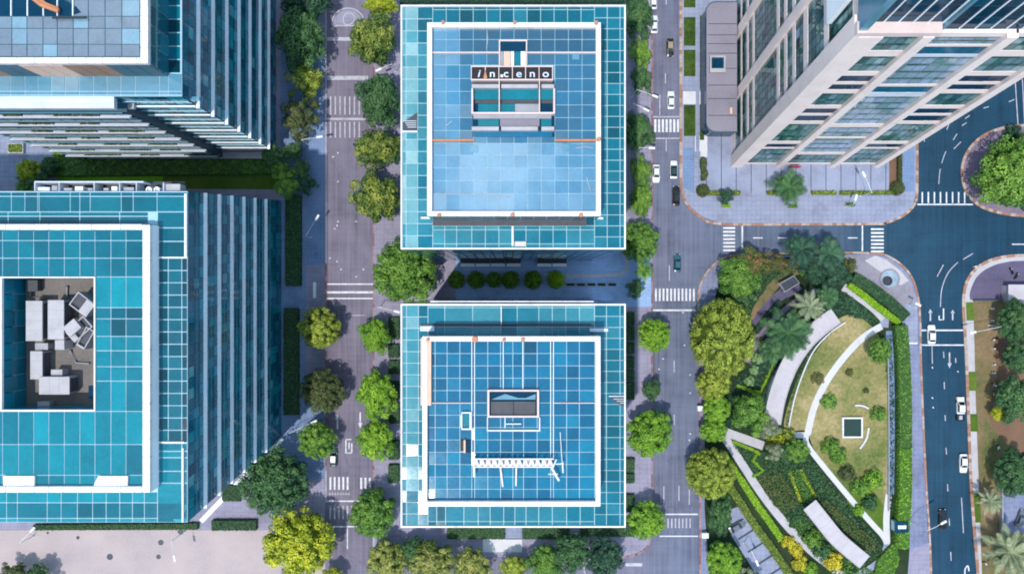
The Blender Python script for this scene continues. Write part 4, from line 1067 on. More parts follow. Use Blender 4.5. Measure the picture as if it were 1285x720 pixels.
for pts,lb in (([(38,352,.5),(38,372,.5),(56,374,.5)],'thin grey pipe run in the top left of the plant court'),([(88,440,.4),(95,455,.4),(112,456,.4)],'thin grey pipe run across the open floor of the plant court'),([(84,360,.4),(84,372,.4),(92,374,.6)],'short grey pipe run above the slanting cooling towers')):
    c=P(*pts[0][:2],ZC); t=thing_abs('pipe_run',lb,'pipe',(c.x,c.y,ZC),'pipe runs in the plant court')
    MB().tube([P(x,y,ZC+z) for x,y,z in pts],.16,8).build('pipe','steel',t)
    for x,y,z in pts[:2]: p=P(x,y,ZC+z); MB().box(p.x-.22,p.y-.22,ZC,p.x+.22,p.y+.22,ZC+z).build('support','darksteel',t)
# plant deck along the north eaves
pd=thing_abs('plant_deck','narrow plant gantry with grey boxes along the north edge of the teal tower','roof plant',P(136,235,ZT-3))
zz=ZT-.5
m=MB(); zbox(m,43,228,232,243,ZT-4,ZT-3.6); m.build('deck','darksteel',pd)
m=MB(); zbox(m,43,227.4,180,229.2,ZT-3.6,zz); zbox(m,43,229.2,44.2,242,ZT-3.6,zz)
for x in (74,118,150,171,205): zbox(m,x-.5,229.2,x+.5,242,ZT-3.6,zz)
m.build('frame','ledge',pd)
for k,(x0,x1,y0,y1) in enumerate(((47,62,235,241),(65,72,233,240),(80,90,236,241),(94,104,234,241),(110,116,236,240),(130,136,236,240),(140,147,234,241),(155,168,235,241),(206,226,231,240))):
    m=MB(); zbox(m,x0,y0,x1,y1,ZT-3.6,zz-.6); m.build('plant_box',('band','steel','unit')[k%3],pd)
for x in (186,196):
    m=MB(); c=P(x,238,zz); m.lathe((c.x,c.y),[(.55,ZT-3.6),(.55,zz-.2),(.34,zz-.2),(.32,zz-.6)],16); m.build('fan','white',pd)

# upper left tower
bU=[P(98,190),P(346,190),P(346,-200),P(98,-200)]; ZU=57.
for v in bU: v.z=.13
tU=[P(228,121,ZU)]
tU=[Vector((-109+6,tU[0].y,ZU)),tU[0],Vector((tU[0].x,80,ZU)),Vector((-103,80,ZU))]
bU=[Vector((-108,bU[1].y,.13)),bU[1],Vector((bU[1].x,80,.13)),Vector((-108,80,.13))]
# westward the top runs out of the picture
tU[0].x=tU[3].x=-108
T4=big_tower('office tower with silver glass roof and stepped white balconies facing the lawn',bU,tU,ZU)
tl=[v+Vector((0,0,-.4)) for v in tU]
wall(T4,bU[1],bU[2],tl[1],tl[2],20,24,'frame_mid','g_wall',.11,ew); wall(T4,bU[0],bU[1],tl[0],tl[1],30,16)
wall(T4,bU[3],bU[0],tl[3],tl[0],16,16)
for z in (6.8,13.6,20.8,28,35.4,43,50.4):
    v=z/(ZU-.4); a=bU[1].lerp(tl[1],v); b=bU[2].lerp(tl[2],v); s0=bU[0].lerp(tl[0],v); m=MB()
    o=.66
    m.hexa([a+Vector((.05,-o,-.3)),a+Vector((o,-o,-.3)),b+Vector((o,0,-.3)),b+Vector((.05,0,-.3))],[a+Vector((.05,-o,.15)),a+Vector((o,-o,.15)),b+Vector((o,0,.15)),b+Vector((.05,0,.15))]); m.build('floor_band','band',T4)
    # balcony slabs on the south side: deep in the west, shallow in the east
    xm=-71.5
    for xa,xb,dep,mt in ((-108,xm,2.55,'ledge'),(xm,a.x,.5,'band')):
        m=MB(); yy=a.y; m.box(xa+.02,yy-dep,z-.35,xb-.02,yy-.1,z+.0); m.box(xa+.02,yy-dep,z,xb-.02,yy-dep+.22,z+.6); m.build('balcony',mt,T4)
        m=MB(); m.box(xa+.02,yy-dep+.2,z+3.3,xb-.02,yy-dep+.36,z+3.42); m.build('balcony_rail','frame_mid' if xa<-100 else 'frame_blue',T4)
        if xa<-100 and z<52:
            x_=xa+4+(z*1.7)%11
            while x_<xb-6:
                l_=random.uniform(3,9); m=MB(); m.box(x_,yy-dep+.26,z,x_+l_,yy-dep+.6,z+.5); m.build('planter','steel',T4)
                lf=leafy('planting',[(x_+.05,yy-dep+.28),(x_+l_-.05,yy-dep+.28),(x_+l_-.05,yy-dep+.58),(x_+.05,yy-dep+.58)],z+.45,.3,'l_khaki',60,.24,False); lf.parent=T4; lf.location=-Vector(T4.location)
                x_+=l_+random.uniform(2,7)
o2=Vector((0,-1.9,0)); w0,w1=bU[0]+o2,Vector((-71.5,bU[0].y-1.9,.13)); u0,u1=tl[0]+o2+Vector((0,0,-4.5)),Vector((-71.5,tl[0].y-1.9,tl[0].z-4.5))
MB().hexa([w0,w1,w1-o2*1.1,w0-o2*1.1],[u0,u1,u1-o2*1.1,u0-o2*1.1]).build('bay_wall','frame_dark',T4)
panes(w0,w1,u0,u1,lin_(14),lin_(14),.2,.05).build('curtain_wall','g_navy',T4)
MB().hexa([v+Vector((0,0,-.4)) for v in tU],[v+Vector((0,0,-.07)) for v in tU]).build('roof_deck','frame_blue',T4)
m=MB(); zbox(m,-70,121,143,136,ZU-1.5,ZU-.3); m.build('roof_terrace','ledge',T4)
m=MB(); zbox(m,57,124,168,136.5,ZU-6,ZU-5.2); m.build('roof_terrace','unit',T4)
m=MB(); zbox(m,143,121.5,250,126,ZU-4.2,ZU-3.4); m.build('roof_terrace','g_sky',T4)
ZR4=65.; ring4=(-300,-300,185.5,79.5)
r=quad_corners(*ring4,ZR4); a,d=r[0],r[2]; a.x=r[3].x=-107; d.y=r[3].y=79
rb=[Vector((v.x,v.y,ZU-.07)) for v in (Vector((-107,a.y,0)),Vector((d.x,a.y,0)),Vector((d.x,79,0)))]
up=Vector((0,0,ZR4-1.-ZU+.07))
MB().face([rb[0],rb[1],rb[1]+up,rb[0]+up]).build('upper_wall','frame_dark',T4); MB().face([rb[1],rb[2],rb[2]+up,rb[1]+up]).build('upper_wall','frame_teal',T4)
wd=rb[1].x-rb[0].x
for k in range(18):   # brown and peach cladding panels under the parapet
    x0=rb[0].x+wd*k/18; x1=rb[0].x+wd*(k+1)/18; m=MB(); m.box(x0+.05,a.y-.12,ZU,x1-.05,a.y-.02,ZR4-1.1); m.build('cladding_panel','brownpanel' if k in (5,6,12,13,14) else ('peach' if k in (9,10,11) else 'frame_dark'),T4)
panes(rb[1],rb[2],rb[1]+up,rb[2]+up,lin_(12),[0,.5,1],.14,.05,lambda i,j:random.random()*.5).build('upper_wall_glazing','g_skirt',T4)
m=MB(); w=1.25
x=-107.
while x<d.x-w-.2:
    x2=min(x+2.9,d.x-w); m.box(x,a.y,ZR4-1.,x2-.09,a.y+.95,ZR4); x=x2
y=a.y
while y<78:
    m.box(d.x-w,y,ZR4-1.,d.x,y+2.7-.09,ZR4); y+=2.7
m.build('parapet','white',T4)
m=MB(); m.box(-107,a.y+.1,ZR4-1.,d.x-.1,a.y+.9,ZR4-.12); m.box(d.x-w+.1,a.y+.9,ZR4-1.,d.x-.1,79,ZR4-.12); m.build('parapet_core','ledge',T4)
ZI4=63.9; m=MB(); m.box(-107,a.y+.95,ZI4-.5,d.x-w,79,ZI4-.07); m.build('upper_roof_deck','frame_dark',T4)
xs=[-66,-46,-26,-6,15,34,54,72,92,111,132,153,175.5]
roof_panes(xs,[-60,-40,-20,0,21,36,56,71.5],ZI4,gap=.13,tint=lambda i,j,x,y:clampt(.5+random.gauss(0,.06)+(.42 if (i in (4,6,8,11) and random.random()<.35) else 0)),holes=[(-80,-30,94,21)]).build('roof_glazing','g_lilac',T4)
m=MB(); m.prism([P(-40,20.5,ZI4),P(88,20.5,ZI4),P(102,16,ZI4),P(96,9,ZI4),P(60,-12,ZI4),P(-40,-12,ZI4)],ZI4-.06,ZI4+.05); m.build('atrium_glazing','g_navy',T4)
m=MB()
for x in (13.5,34,54,71.5,91): zbox(m,x-.5,-14,x+.5,20,ZI4+.05,ZI4+.35)
m.build('atrium_bars','band',T4)
m=MB(); m.tube([P(38,-5,ZI4+1),P(52,6,ZI4+1),P(74,14,ZI4+.6)],.42,8); m.tube([P(44,-4,ZI4+1),P(58,5,ZI4+1),P(73,11,ZI4+.6)],.25,8); m.build('roof_crane_arm','orange',T4)
m=MB(); m.tube([P(66,22.5,ZI4+.6),P(108,22.5,ZI4+.6)],.22,6); m.build('roof_rail','darksteel',T4)
roof_panes([-66,-46,-26,-6,13,31,47.5,64.5,81.5,99.5,117,134,151.5,169.5,200,211,228],[92.5,115,119.5,121],ZU,gap=.16,tint=lambda i,j,x,y:clampt(.5+random.gauss(0,.06)+(.35 if i in (7,8) and j==0 else 0))).build('skirt_glazing','g_sky',T4)
roof_panes([188,194,209,226.5],steps(-60,92,9),ZU,gap=.2,tint=lambda i,j,x,y:clampt(.22+random.gauss(0,.1))).build('skirt_glazing','g_teal',T4)
# low entrance wing and canopies along its foot
ew_=thing_abs('canopy_wing','low grey canopy wing at the foot of the stepped office tower','canopy',P(225,192))
m=MB(); zbox(m,97,183,338,190.5,3.4,3.9); m.build('roof','podium',ew_)
m=MB(); zbox(m,110,191,338,199,2.6,3.0); m.build('lower_roof','unit',ew_)
m=MB(); zbox(m,98,184,336,198,.13,2.6,ref=0); m.build('wall','frame_dark',ew_)
for x in (158,202): m=MB(); zbox(m,x,196.5,x+13,200.5,2.0,2.5); m.build('door_hood','darksteel',ew_)

# --- stone tower in the north east: a shaft whose walls lean
LEAN=.14
def tw(x,y,z): return Vector((x,y+LEAN*z,z))
b0=P(921,206); b1=P(1103,205); nw=P(927,-230)
X0,Y0,X1,YN=b0.x,b0.y,b1.x,nw.y
T5=thing_abs('stone_tower','tall cream stone office tower with diagonal looking piers and green windows','building',((X0+X1)/2,(Y0+YN)/2,.13))
ZTOP=72.
m=MB(); c0=[tw(X0+.5,Y0+.5,.13),tw(X1-.5,Y0+.5,.13),tw(X1-.5,YN,.13),tw(X0+.5,YN,.13)]; c1=[tw(X0+.5,Y0+.5,ZTOP),tw(X1-.5,Y0+.5,ZTOP),tw(X1-.5,YN,ZTOP),tw(X0+.5,YN,ZTOP)]
m.hexa(c0,c1); m.build('core_wall','frame_dark',T5)
rows=[(1.2,12.6,'glass'),(13.6,16.2,'dark'),(18.,29.5,'glass'),(31.3,34.6,'dark'),(35.8,38.6,'dark'),(40.4,46.6,'glass'),(48.4,51.,'dark'),(52.2,55.,'dark'),(56.8,63.2,'glass'),(65.4,70.6,'glass')]
rowsB=[(1.2,8.2,'glass'),(9.8,20.,'lilac'),(21.,27.5,'lilac'),(29.5,45.,'lilac'),(47,50,'blue'),(51.,63,'lilac'),(64,67,'blue'),(67.8,70.6,'lilac')]
cols=[(924.5,'p'),(976.5,'p'),(1044,'p'),(1099.5,'p')]
px=[P(c[0],206).x for c in cols]; pw=[1.9,1.5,1.5,1.5]
# piers
for k,x in enumerate(px):
    m=MB(); a=pw[k]; wt=2.1 if k==0 else 1.25
    x=x if k else X0+a/2
    if k==3: x=X1-a/2
    d0=-.9
    m.hexa([tw(x-a/2,Y0+d0,.13),tw(x+a/2,Y0+d0,.13),tw(x+a/2,Y0+.5,.13),tw(x-a/2,Y0+.5,.13)],[tw(x-a/2,Y0+d0,ZTOP),tw(x-a/2+a*wt,Y0+d0,ZTOP),tw(x-a/2+a*wt,Y0+.5,ZTOP),tw(x-a/2,Y0+.5,ZTOP)])
    m.build('pier','cream',T5)
def beam(x0,x1,z0,z1,d=-.12,mat='cream'):
    m=MB(); m.hexa([tw(x0,Y0+d,z0),tw(x1,Y0+d,z0),tw(x1,Y0+.5,z0),tw(x0,Y0+.5,z0)],[tw(x0,Y0+d,z1),tw(x1,Y0+d,z1),tw(x1,Y0+.5,z1),tw(x0,Y0+.5,z1)]); return m.build('spandrel_beam',mat,T5)
for bay in range(3):
    xa=(X0+pw[0] if bay==0 else px[bay]+pw[bay]/2); xb=(px[bay+1]-pw[bay+1]/2 if bay<2 else X1-pw[3])
    rr=rowsB if bay==1 else rows
    z=.2
    for (z0,z1,ty) in rr+[(ZTOP,ZTOP+1,'end')]:
        beam(xa+.01,xb-.01,z,z0,-.12,'cream' if ty!='blue' else 'ledge'); z=z1
        if ty=='end': break
        o=-.05
        o=-.27
        B0,B1,A0,A1=tw(xa,Y0+o+.3,z0),tw(xb,Y0+o+.3,z0),tw(xa,Y0+o+.3,z1),tw(xb,Y0+o+.3,z1)
        if ty in('glass','lilac'):
            n=max(2,round((z1-z0)/3.3)); base=.42 if ty=='glass' else .80
            vs=[]; 
            for k in range(n): vs += [k/n,(k+.74)/n]
            vs.append(1.)
            w_=MB().face([B0,B1,A1,A0]).build('window','frame_dark' if ty=='glass' else 'steel',T5)
            panes(B0,B1,A0,A1,lin_(6),vs,.14,.04,lambda i,j:clampt((base if j%2==0 else base*.45)+random.gauss(0,.13))).build('pane','g_tr',w_).location=(0,0,0)
        else:
            w_=MB().face([B0,B1,A1,A0]).build('window','frame_dark',T5)
            panes(B0,B1,A0,A1,lin_(3),[0,1],.1,.04,lambda i,j:(.45 if ty=='dark' else .95)+random.gauss(0,.05)).build('pane','g_navy',w_)
# west face of the stone tower
yc=[P(926,v).y for v in (206,126,52,-22,-96,-170)]
for k,y in enumerate(yc[1:]):
    m=MB(); a=2.1; m.hexa([tw(X0-.55,y-a/2,.13),tw(X0+.5,y-a/2,.13),tw(X0+.5,y+a/2,.13),tw(X0-.75,y+a/2,.13)],[tw(X0-.75,y-a/2,ZTOP),tw(X0+.5,y-a/2,ZTOP),tw(X0+.5,y+a/2,ZTOP),tw(X0-.75,y+a/2,ZTOP)]); m.build('pier','cream',T5)
m=MB(); ca,cb=Y0-.9,Y0+2.0
m.hexa([tw(X0-.9,ca,.13),tw(X0-.02,ca,.13),tw(X0-.02,cb,.13),tw(X0-.9,cb,.13)],[tw(X0-.9,ca,ZTOP+.5),tw(X0-.02,ca,ZTOP+.5),tw(X0-.02,cb+.6,ZTOP+.5),tw(X0-.9,cb+.6,ZTOP+.5)]); m.build('pier','cream',T5)
wz=[(0.2,1.2),(6.0,7.2),(11.2,12.4),(15.6,17.0),(32.6,34.2),(37.2,38.8),(42,43.6),(48,50.2),(58,60),(70,72.)]
for z0,z1 in wz:
    for i in range(len(yc)-1):
        ya=yc[i]+(2.0 if i==0 else 1.05); yb=yc[i+1]-1.05
        m=MB(); m.hexa([tw(X0-.12,ya,z0),tw(X0+.5,ya,z0),tw(X0+.5,yb,z0),tw(X0-.12,yb,z0)],[tw(X0-.12,ya,z1),tw(X0+.5,ya,z1),tw(X0+.5,yb,z1),tw(X0-.12,yb,z1)]); m.build('spandrel_beam','cream',T5)
for (za,zb) in zip(wz[:-1],wz[1:]):
    for i in range(len(yc)-1):
        ya=yc[i]+(2.0 if i==0 else 1.05); yb=yc[i+1]-1.05; z0,z1=za[1],zb[0]
        B0,B1,A0,A1=tw(X0+.03,yb,z0),tw(X0+.03,ya,z0),tw(X0+.03,yb,z1),tw(X0+.03,ya,z1)
        w_=MB().face([B0,B1,A1,A0]).build('window','frame_dark',T5)
        panes(B0,B1,A0,A1,lin_(7),lin_(max(1,round((z1-z0)/2.0))),.16,.04,lambda i,j:clampt(.30+random.gauss(0,.16))).build('pane','g_tr',w_)
# attic cornice and dark glazed attic above
m=MB(); m.hexa([tw(X0-.9,Y0-.9,ZTOP+.52),tw(px[1]+1.5,Y0-.9,ZTOP+.52),tw(px[1]+1.5,Y0+1,ZTOP+.52),tw(X0-.9,Y0+1,ZTOP+.52)],[tw(X0-.9,Y0-.9,ZTOP+1.6),tw(px[1]+1.5,Y0-.9,ZTOP+1.6),tw(px[1]+1.5,Y0+1,ZTOP+1.6),tw(X0-.9,Y0+1,ZTOP+1.6)]); m.build('cornice','cream2',T5)
ZA=97.
for xa,xb,yo in ((X0+.8,px[1]+1.6,1.0),(px[1]+2.4,X1,.75)):
    B0,B1,A0,A1=tw(xa,Y0+yo,ZTOP),tw(xb,Y0+yo,ZTOP),tw(xa,Y0+yo,ZA),tw(xb,Y0+yo,ZA)
    m=MB(); m.hexa([B0,B1,tw(xb,Y0+yo+20,ZTOP),tw(xa,Y0+yo+20,ZTOP)],[A0,A1,tw(xb,Y0+yo+20,ZA),tw(xa,Y0+yo+20,ZA)]); m.build('attic_wall','frame_dark',T5)
    panes(B0,B1,A0,A1,lin_(5 if xa<px[1] else 9),lin_(7),.28,.05,lambda i,j:.25+random.random()*.4).build('attic_glazing','g_navy',T5)
    n=5 if xa<px[1] else 9
    for k in range(n+1):
        x=xa+(xb-xa)*k/n; m=MB(); e=.09
        m.hexa([tw(x-e,Y0+yo-.28,ZTOP+.1),tw(x+e,Y0+yo-.28,ZTOP+.1),tw(x+e,Y0+yo-.13,ZTOP+.1),tw(x-e,Y0+yo-.13,ZTOP+.1)],[tw(x-e,Y0+yo-.28,ZA),tw(x+e,Y0+yo-.28,ZA),tw(x+e,Y0+yo-.13,ZA),tw(x-e,Y0+yo-.13,ZA)]); m.build('attic_mullion','band',T5)
m=MB(); xa=px[1]+1.7; m.hexa([tw(xa,Y0+.2,ZTOP),tw(xa+.6,Y0+.2,ZTOP),tw(xa+.6,Y0+3,ZTOP),tw(xa,Y0+3,ZTOP)],[tw(xa,Y0+.2,ZA),tw(xa+.6,Y0+.2,ZA),tw(xa+.6,Y0+3,ZA),tw(xa,Y0+3,ZA)]); m.build('attic_fin','g_sky',T5)
# pale blue glazed corner of the attic and the west attic wall
m=MB(); m.hexa([tw(X0-.7,Y0-.5,ZTOP+1.6),tw(X0+.7,Y0-.5,ZTOP+1.6),tw(X0+.7,Y0+40,ZTOP+1.6),tw(X0-.7,Y0+40,ZTOP+1.6)],[tw(X0-.7,Y0-.5,ZA),tw(X0+.7,Y0-.5,ZA),tw(X0+.7,Y0+40,ZA),tw(X0-.7,Y0+40,ZA)]); m.build('attic_corner','g_sky',T5)
m=MB(); m.hexa([tw(X0-1.2,Y0+6,ZTOP-10),tw(X0-.4,Y0+6,ZTOP-10),tw(X0-.4,Y0+11,ZTOP-10),tw(X0-1.2,Y0+11,ZTOP-10)],[tw(X0-1.2,Y0+6,ZTOP-1),tw(X0-.4,Y0+6,ZTOP-1),tw(X0-.4,Y0+11,ZTOP-1),tw(X0-1.2,Y0+11,ZTOP-1)]); m.build('corner_panel','band',T5)
m=MB(); a=P(994,201); m.box(a.x-1.2,Y0-1.15,1.0,a.x+1.2,Y0-.95,3.4); m.build('entrance_panel','redpanel',T5)
# podium hall with rounded corners
pdm=thing_abs('podium_hall','low grey roofed podium hall with rounded corners beside the stone tower','building',P(905,85))
zP=6.5
def rr(x0,y0,x1,y1,r,left=True):
    c=[(x1,y0),(x0+r,y0)]+[(x0+r-r*math.sin(a*R(15)),y0+r-r*math.cos(a*R(15))) for a in range(1,6)]+[(x0,y0+r),(x0,y1-r)]+[(x0+r-r*math.cos(a*R(15)),y1-r+r*math.sin(a*R(15))) for a in range(1,6)]+[(x0+r,y1),(x1,y1)]
    return c
o=[P(x,y,zP) for x,y in rr(886.5,2.5,925,165.5,12)]
m=MB().prism(o,.13,zP-.5); m.build('wall','g_navy',pdm)
ce=Vector((P(906,85,zP).x,P(906,85,zP).y,0))
m=MB().prism([ce+(v-ce)*1.012 for v in o],zP-.49,zP-.1); m.build('fascia','frame_dark',pdm)
m=MB().prism([ce+(v-ce)*.992 for v in o],zP-.09,zP); m.build('roof','podium',pdm)
for y in (30,44,55,67,86,107,124,145): m=MB(); zbox(m,888.5,y-.3,924.5,y+.3,zP,zP+.08); m.build('roof_seam','darksteel',pdm)
m=MB(); 
for q in ((891,70,910.5,72),(891,86,910.5,91),(891,72,893,86),(908.6,72,910.5,86)): zbox(m,*q,zP,zP+1.)
m.build('skylight_frame','unit',pdm); m=MB(); zbox(m,893,72,908.6,86,zP,zP+.3); m.build('skylight_glass','g_navy',pdm)
m=MB(); zbox(m,916,135,919,143,zP,zP+.8); m.build('vent','peach',pdm)

# ------------------------------------------------------------------ vehicles
def car(px,py,ang,mat,label,roof=None,L=4.5,Wd=1.82,group='cars on the roads',name='parked_car' ,cat='car',z=.0):
    c=P(px,py,.7); t=thing(name,label,cat,(c.x,c.y,z+.005),ang,group)
    k=L/4.5; w=Wd/1.82
    st=[(-2.25,.66,.62,.78),(-2.17,.80,.40,.90),(-1.75,.88,.26,.96),(-.9,.905,.22,.97),(.3,.905,.22,.96),(1.1,.90,.22,.90),(1.75,.86,.26,.80),(2.12,.76,.36,.70),(2.25,.58,.48,.62)]
    m=MB(); ring=[]
    for y,h,zb,zt in st:
        ring.append([(-h*.93*w,y*k,zb),(-h*w,y*k,zb+.14),(-h*w,y*k,zt-.12),(-h*.90*w,y*k,zt-.02),(-h*.5*w,y*k,zt+.03),(h*.5*w,y*k,zt+.03),(h*.90*w,y*k,zt-.02),(h*w,y*k,zt-.12),(h*w,y*k,zb+.14),(h*.93*w,y*k,zb)])
    for a,b in zip(ring[:-1],ring[1:]):
        for i in range(len(a)): j=(i+1)%len(a); m.face([a[i],a[j],b[j],b[i]])
    m.face(ring[0][::-1]); m.face(ring[-1])
    m.build('body',mat,t,True)
    # greenhouse
    lo=[(-.80*w,-1.78*k,.94),(.80*w,-1.78*k,.94),(.82*w,1.02*k,.90),(-.82*w,1.02*k,.90)]
    hi=[(-.60*w,-1.22*k,1.44),(.60*w,-1.22*k,1.44),(.62*w,.30*k,1.46),(-.62*w,.30*k,1.46)]
    m=MB(); e=.10
    m.hexa(lo,hi)
    m.hexa([(x*.96,y*.96,1.44) for x,y,_ in hi],[(x*.86,y*.86,1.50) for x,y,_ in hi]); m.build('roof',roof or mat,t)
    lo=[Vector(v) for v in lo]; hi=[Vector(v) for v in hi]
    for i,nm in ((0,'rear_window'),(1,'side_window'),(2,'windscreen'),(3,'side_window')):
        j=(i+1)%4; n=(lo[j]-lo[i]).cross(hi[i]-lo[i]).normalized()*.018
        MB().face([bil(lo[i],lo[j],hi[i],hi[j],u,v)+n for u,v in ((.06,.06),(.94,.06),(.93,.93),(.07,.93))]).build(nm,'car_glass',t)
    for sx in (-1,1):
        for y in (-1.38,1.38):
            m=MB(); m.tube([(sx*.74*w,y*k,.32),(sx*.90*w,y*k,.32)],.32,16); wh=m.build('wheel','rubber',t)
            m=MB(); m.tube([(sx*.895*w,y*k,.32),(sx*.912*w,y*k,.32)],.19,12); m.build('rim','steel',wh)
        m=MB(); m.obox((sx*.60*w,2.13*k),.34,.16,.56,.68,-sx*.35); m.build('headlight','lamp_lens',t)
        m=MB(); m.obox((sx*.66*w,-2.2*k),.26,.08,.68,.84,0); m.build('tail_light','tail_lens',t)
        m=MB(); m.obox((sx*.99*w,.85*k),.20,.10,.92,1.05,0); m.build('wing_mirror',mat,t)
    return t
N=0;Sx=math.pi
car(821,31,N,'car_white','white car half hidden by trees at the top of the middle road',name='moving_car')
car(841,60,Sx,'car_black','black car with a tan roof near the top of the middle road','car_tan',name='moving_car')
car(842,126,N,'car_white','white car waiting just above the zebra crossing on the middle road',name='moving_car')
car(823.5,218,Sx,'car_white','white car in the left lane below the zebra crossing',name='moving_car')
car(845.5,213,N,'car_white','white car with a large dark glass roof in the right lane below the zebra','car_green',name='moving_car')
car(848.5,246,N,'car_black','black car at the curved kerb where the middle road meets the cross street',L=5.,name='moving_car')
car(850,330,N,'car_teal','dark teal car alone in the middle of the junction above the striped crossing',name='moving_car')
car(1169,419.5,N,'car_white','white car stopped across the stop lines of the east road',name='moving_car',L=4.7,Wd=2.0)
car(1209,581,Sx,'car_white','white car beside the kerb in the middle stretch of the east road',name='moving_car',L=4.7,Wd=1.95)
car(1183,651,N,'car_black','black car under the street lamp on the east road',L=5.0,name='moving_car')
car(418.5,573,N,'car_green','dark green car beside the clipped trees on the west road',L=4.9,name='parked_car')
car(925,660,R(-62),'car_grey','grey car in the slanting parking bays south of the garden',name='parked_car',z=.14)
car(1281,650,R(-20),'car_grey','dark grey car with pale bonnet on the blue yard at the right edge',name='parked_car',z=.14)
car(820,1,N,'car_white','white car cut by the top edge of the photo on the middle road',name='moving_car')
# pickup
c=P(1205.5,513,.8); t=thing('pickup_truck','white pickup truck with dark open bed on the east road','pickup',(c.x,c.y,.005),0,'cars on the roads')
m=MB(); m.hexa([(-.9,-1.2,.3),(.9,-1.2,.3),(.88,3.0,.3),(-.88,3.0,.3)],[(-.92,-1.2,1.0),(.92,-1.2,1.0),(.80,2.95,.92),(-.80,2.95,.92)]); m.build('body','car_white',t)
lo=[Vector(v) for v in ((-.82,-.9,1.0),(.82,-.9,1.0),(.82,1.9,.98),(-.82,1.9,.98))]; hi=[Vector(v) for v in ((-.70,-.6,1.7),(.70,-.6,1.7),(.68,1.0,1.72),(-.68,1.0,1.72))]
m=MB(); m.hexa(lo,hi); m.build('cab','car_white',t)
for i,nm in ((0,'rear_window'),(1,'side_window'),(2,'windscreen'),(3,'side_window')):
    j=(i+1)%4; n=(lo[j]-lo[i]).cross(hi[i]-lo[i]).normalized()*.018
    MB().face([bil(lo[i],lo[j],hi[i],hi[j],u,v)+n for u,v in ((.06,.08),(.94,.08),(.93,.92),(.07,.92))]).build(nm,'car_glass',t)
m=MB(); m.box(-.92,-3.0,.4,.92,-1.22,.6); m.box(-.92,-3.,.6,-.80,-1.22,1.05); m.box(.80,-3.,.6,.92,-1.22,1.05); m.box(-.8,-3.,.6,.8,-2.9,1.05); m.build('bed','car_green',t)
m=MB(); m.box(-.5,-2.6,.6,.3,-1.6,1.1); m.build('load','unit',t)
for sx in (-1,1):
    for y in (-2.1,1.9):
        m=MB(); m.tube([(sx*.70,y,.36),(sx*.93,y,.36)],.36,14); m.build('wheel','rubber',t)
    m=MB(); m.box(sx*.62-.14,2.96,.62,sx*.62+.14,3.02,.8); m.build('headlight','lamp_lens',t)
def motorbike(px,py,ang,label,mat='car_black'):
    c=P(px,py,.5); t=thing('motorbike',label,'motorbike',(c.x,c.y,.145),ang,'motorbikes parked on the eastern plot')
    for y in (-.68,.68):
        m=MB(); m.tube([(-.06,y,.31),(.06,y,.31)],.31,14); m.build('wheel','rubber',t)
    m=MB(); m.hexa([(-.12,-.55,.35),(.12,-.55,.35),(.12,.5,.35),(-.12,.5,.35)],[(-.2,-.75,.78),(.2,-.75,.78),(.16,.35,.92),(-.16,.35,.92)]); m.build('body',mat,t)
    m=MB(); m.hexa([(-.17,-.75,.79),(.17,-.75,.79),(.15,.0,.84),(-.15,.0,.84)],[(-.14,-.7,.88),(.14,-.7,.88),(.12,-.02,.9),(-.12,-.02,.9)]); m.build('seat','rubber',t)
    m=MB(); m.tube([(-.36,.30,1.05),(0,.46,1.0),(.36,.30,1.05)],.025,6); m.tube([(0,.46,1.),(0,.66,.34)],.035,6); m.build('handlebar','steel',t)
    m=MB(); m.box(-.09,.5,.82,.09,.6,.98); m.build('headlight','lamp_lens',t)
    return t
for a in ((1269,340,.4,'black motorbike, left one of the pair on the plum paving'),(1275,346,-.5,'black motorbike, right one of the pair on the plum paving'),
          (1246,411,1.4,'black motorbike on the worn lawn beside the topmost bollards'),(1249,425,1.9,'black motorbike second from the top on the worn lawn'),
          (1249,481,1.5,'black motorbike by the dark tree on the worn lawn'),(1251,492,1.2,'black motorbike lowest of the row by the dark tree')): motorbike(*a)
motorbike(1252.5,562,.1,'white motorbike alone on the bare earth between two dark trees','car_white')
motorbike(1237,707,.9,'white scooter on the pale path beside the large palm','car_white')

# ------------------------------------------------------------------ street furniture
def lamp(base,head,label,h=8.,bend=None):
    b=P(*base); b.z=.13; hd=P(*head,h); t=thing_abs('street_lamp',label,'street lamp',b,'street lamps')
    top=Vector((b.x,b.y,h-.3)); 
    MB().lathe((b.x,b.y),[(.22,.13),(.22,.5),(.10,.55),(.06,h-.3)],10).build('pole','ledge',t)
    MB().tube([top,top.lerp(hd,.5)+Vector((0,0,.25)),hd+Vector((0,0,.05))],[.075,.06,.05],6).build('arm','white',t)
    d=(hd-top); a=math.atan2(d.y,d.x); MB().obox((hd.x,hd.y),1.5,.5,hd.z-.08,hd.z+.14,a).build('lamp_head','lamp_lens',t)
    return t
lamp((793,122),(822,121),'street lamp reaching over the middle road just above its zebra crossing')
lamp((789,139),(811,138),'street lamp with short arm below the zebra crossing lamp, left kerb of the middle road')
lamp((796,192),(818,186),'street lamp with slanting arm, left kerb of the middle road, beside two white cars')
lamp((1141,652),(1184,655),'street lamp reaching over the black car on the east road',9.)
lamp((1240,408),(1221,417),'street lamp standing among the bollards on the worn lawn',6.)
lamp((232,666),(219,700),'tall street lamp on the pale street below the teal tower')
lamp((391,298),(398,273),'street lamp on the blue shaded pavement left of the west road',6.)
lamp((386,181),(401,172),'street lamp among the trees left of the west road, below its crossings',6.)
lamp((371,538),(394,529),'street lamp between the dark and the mid green clipped trees left of the west road',6.)
lamp((497,90),(475,88),'street lamp on the right kerb of the west road between two dark trees',7.)
lamp((933,680),(950,706),'street lamp leaning over the slanting parking bays',7.)
lamp((1079,246),(1084,219),'street lamp on the tiled plaza south of the stone tower',7.)
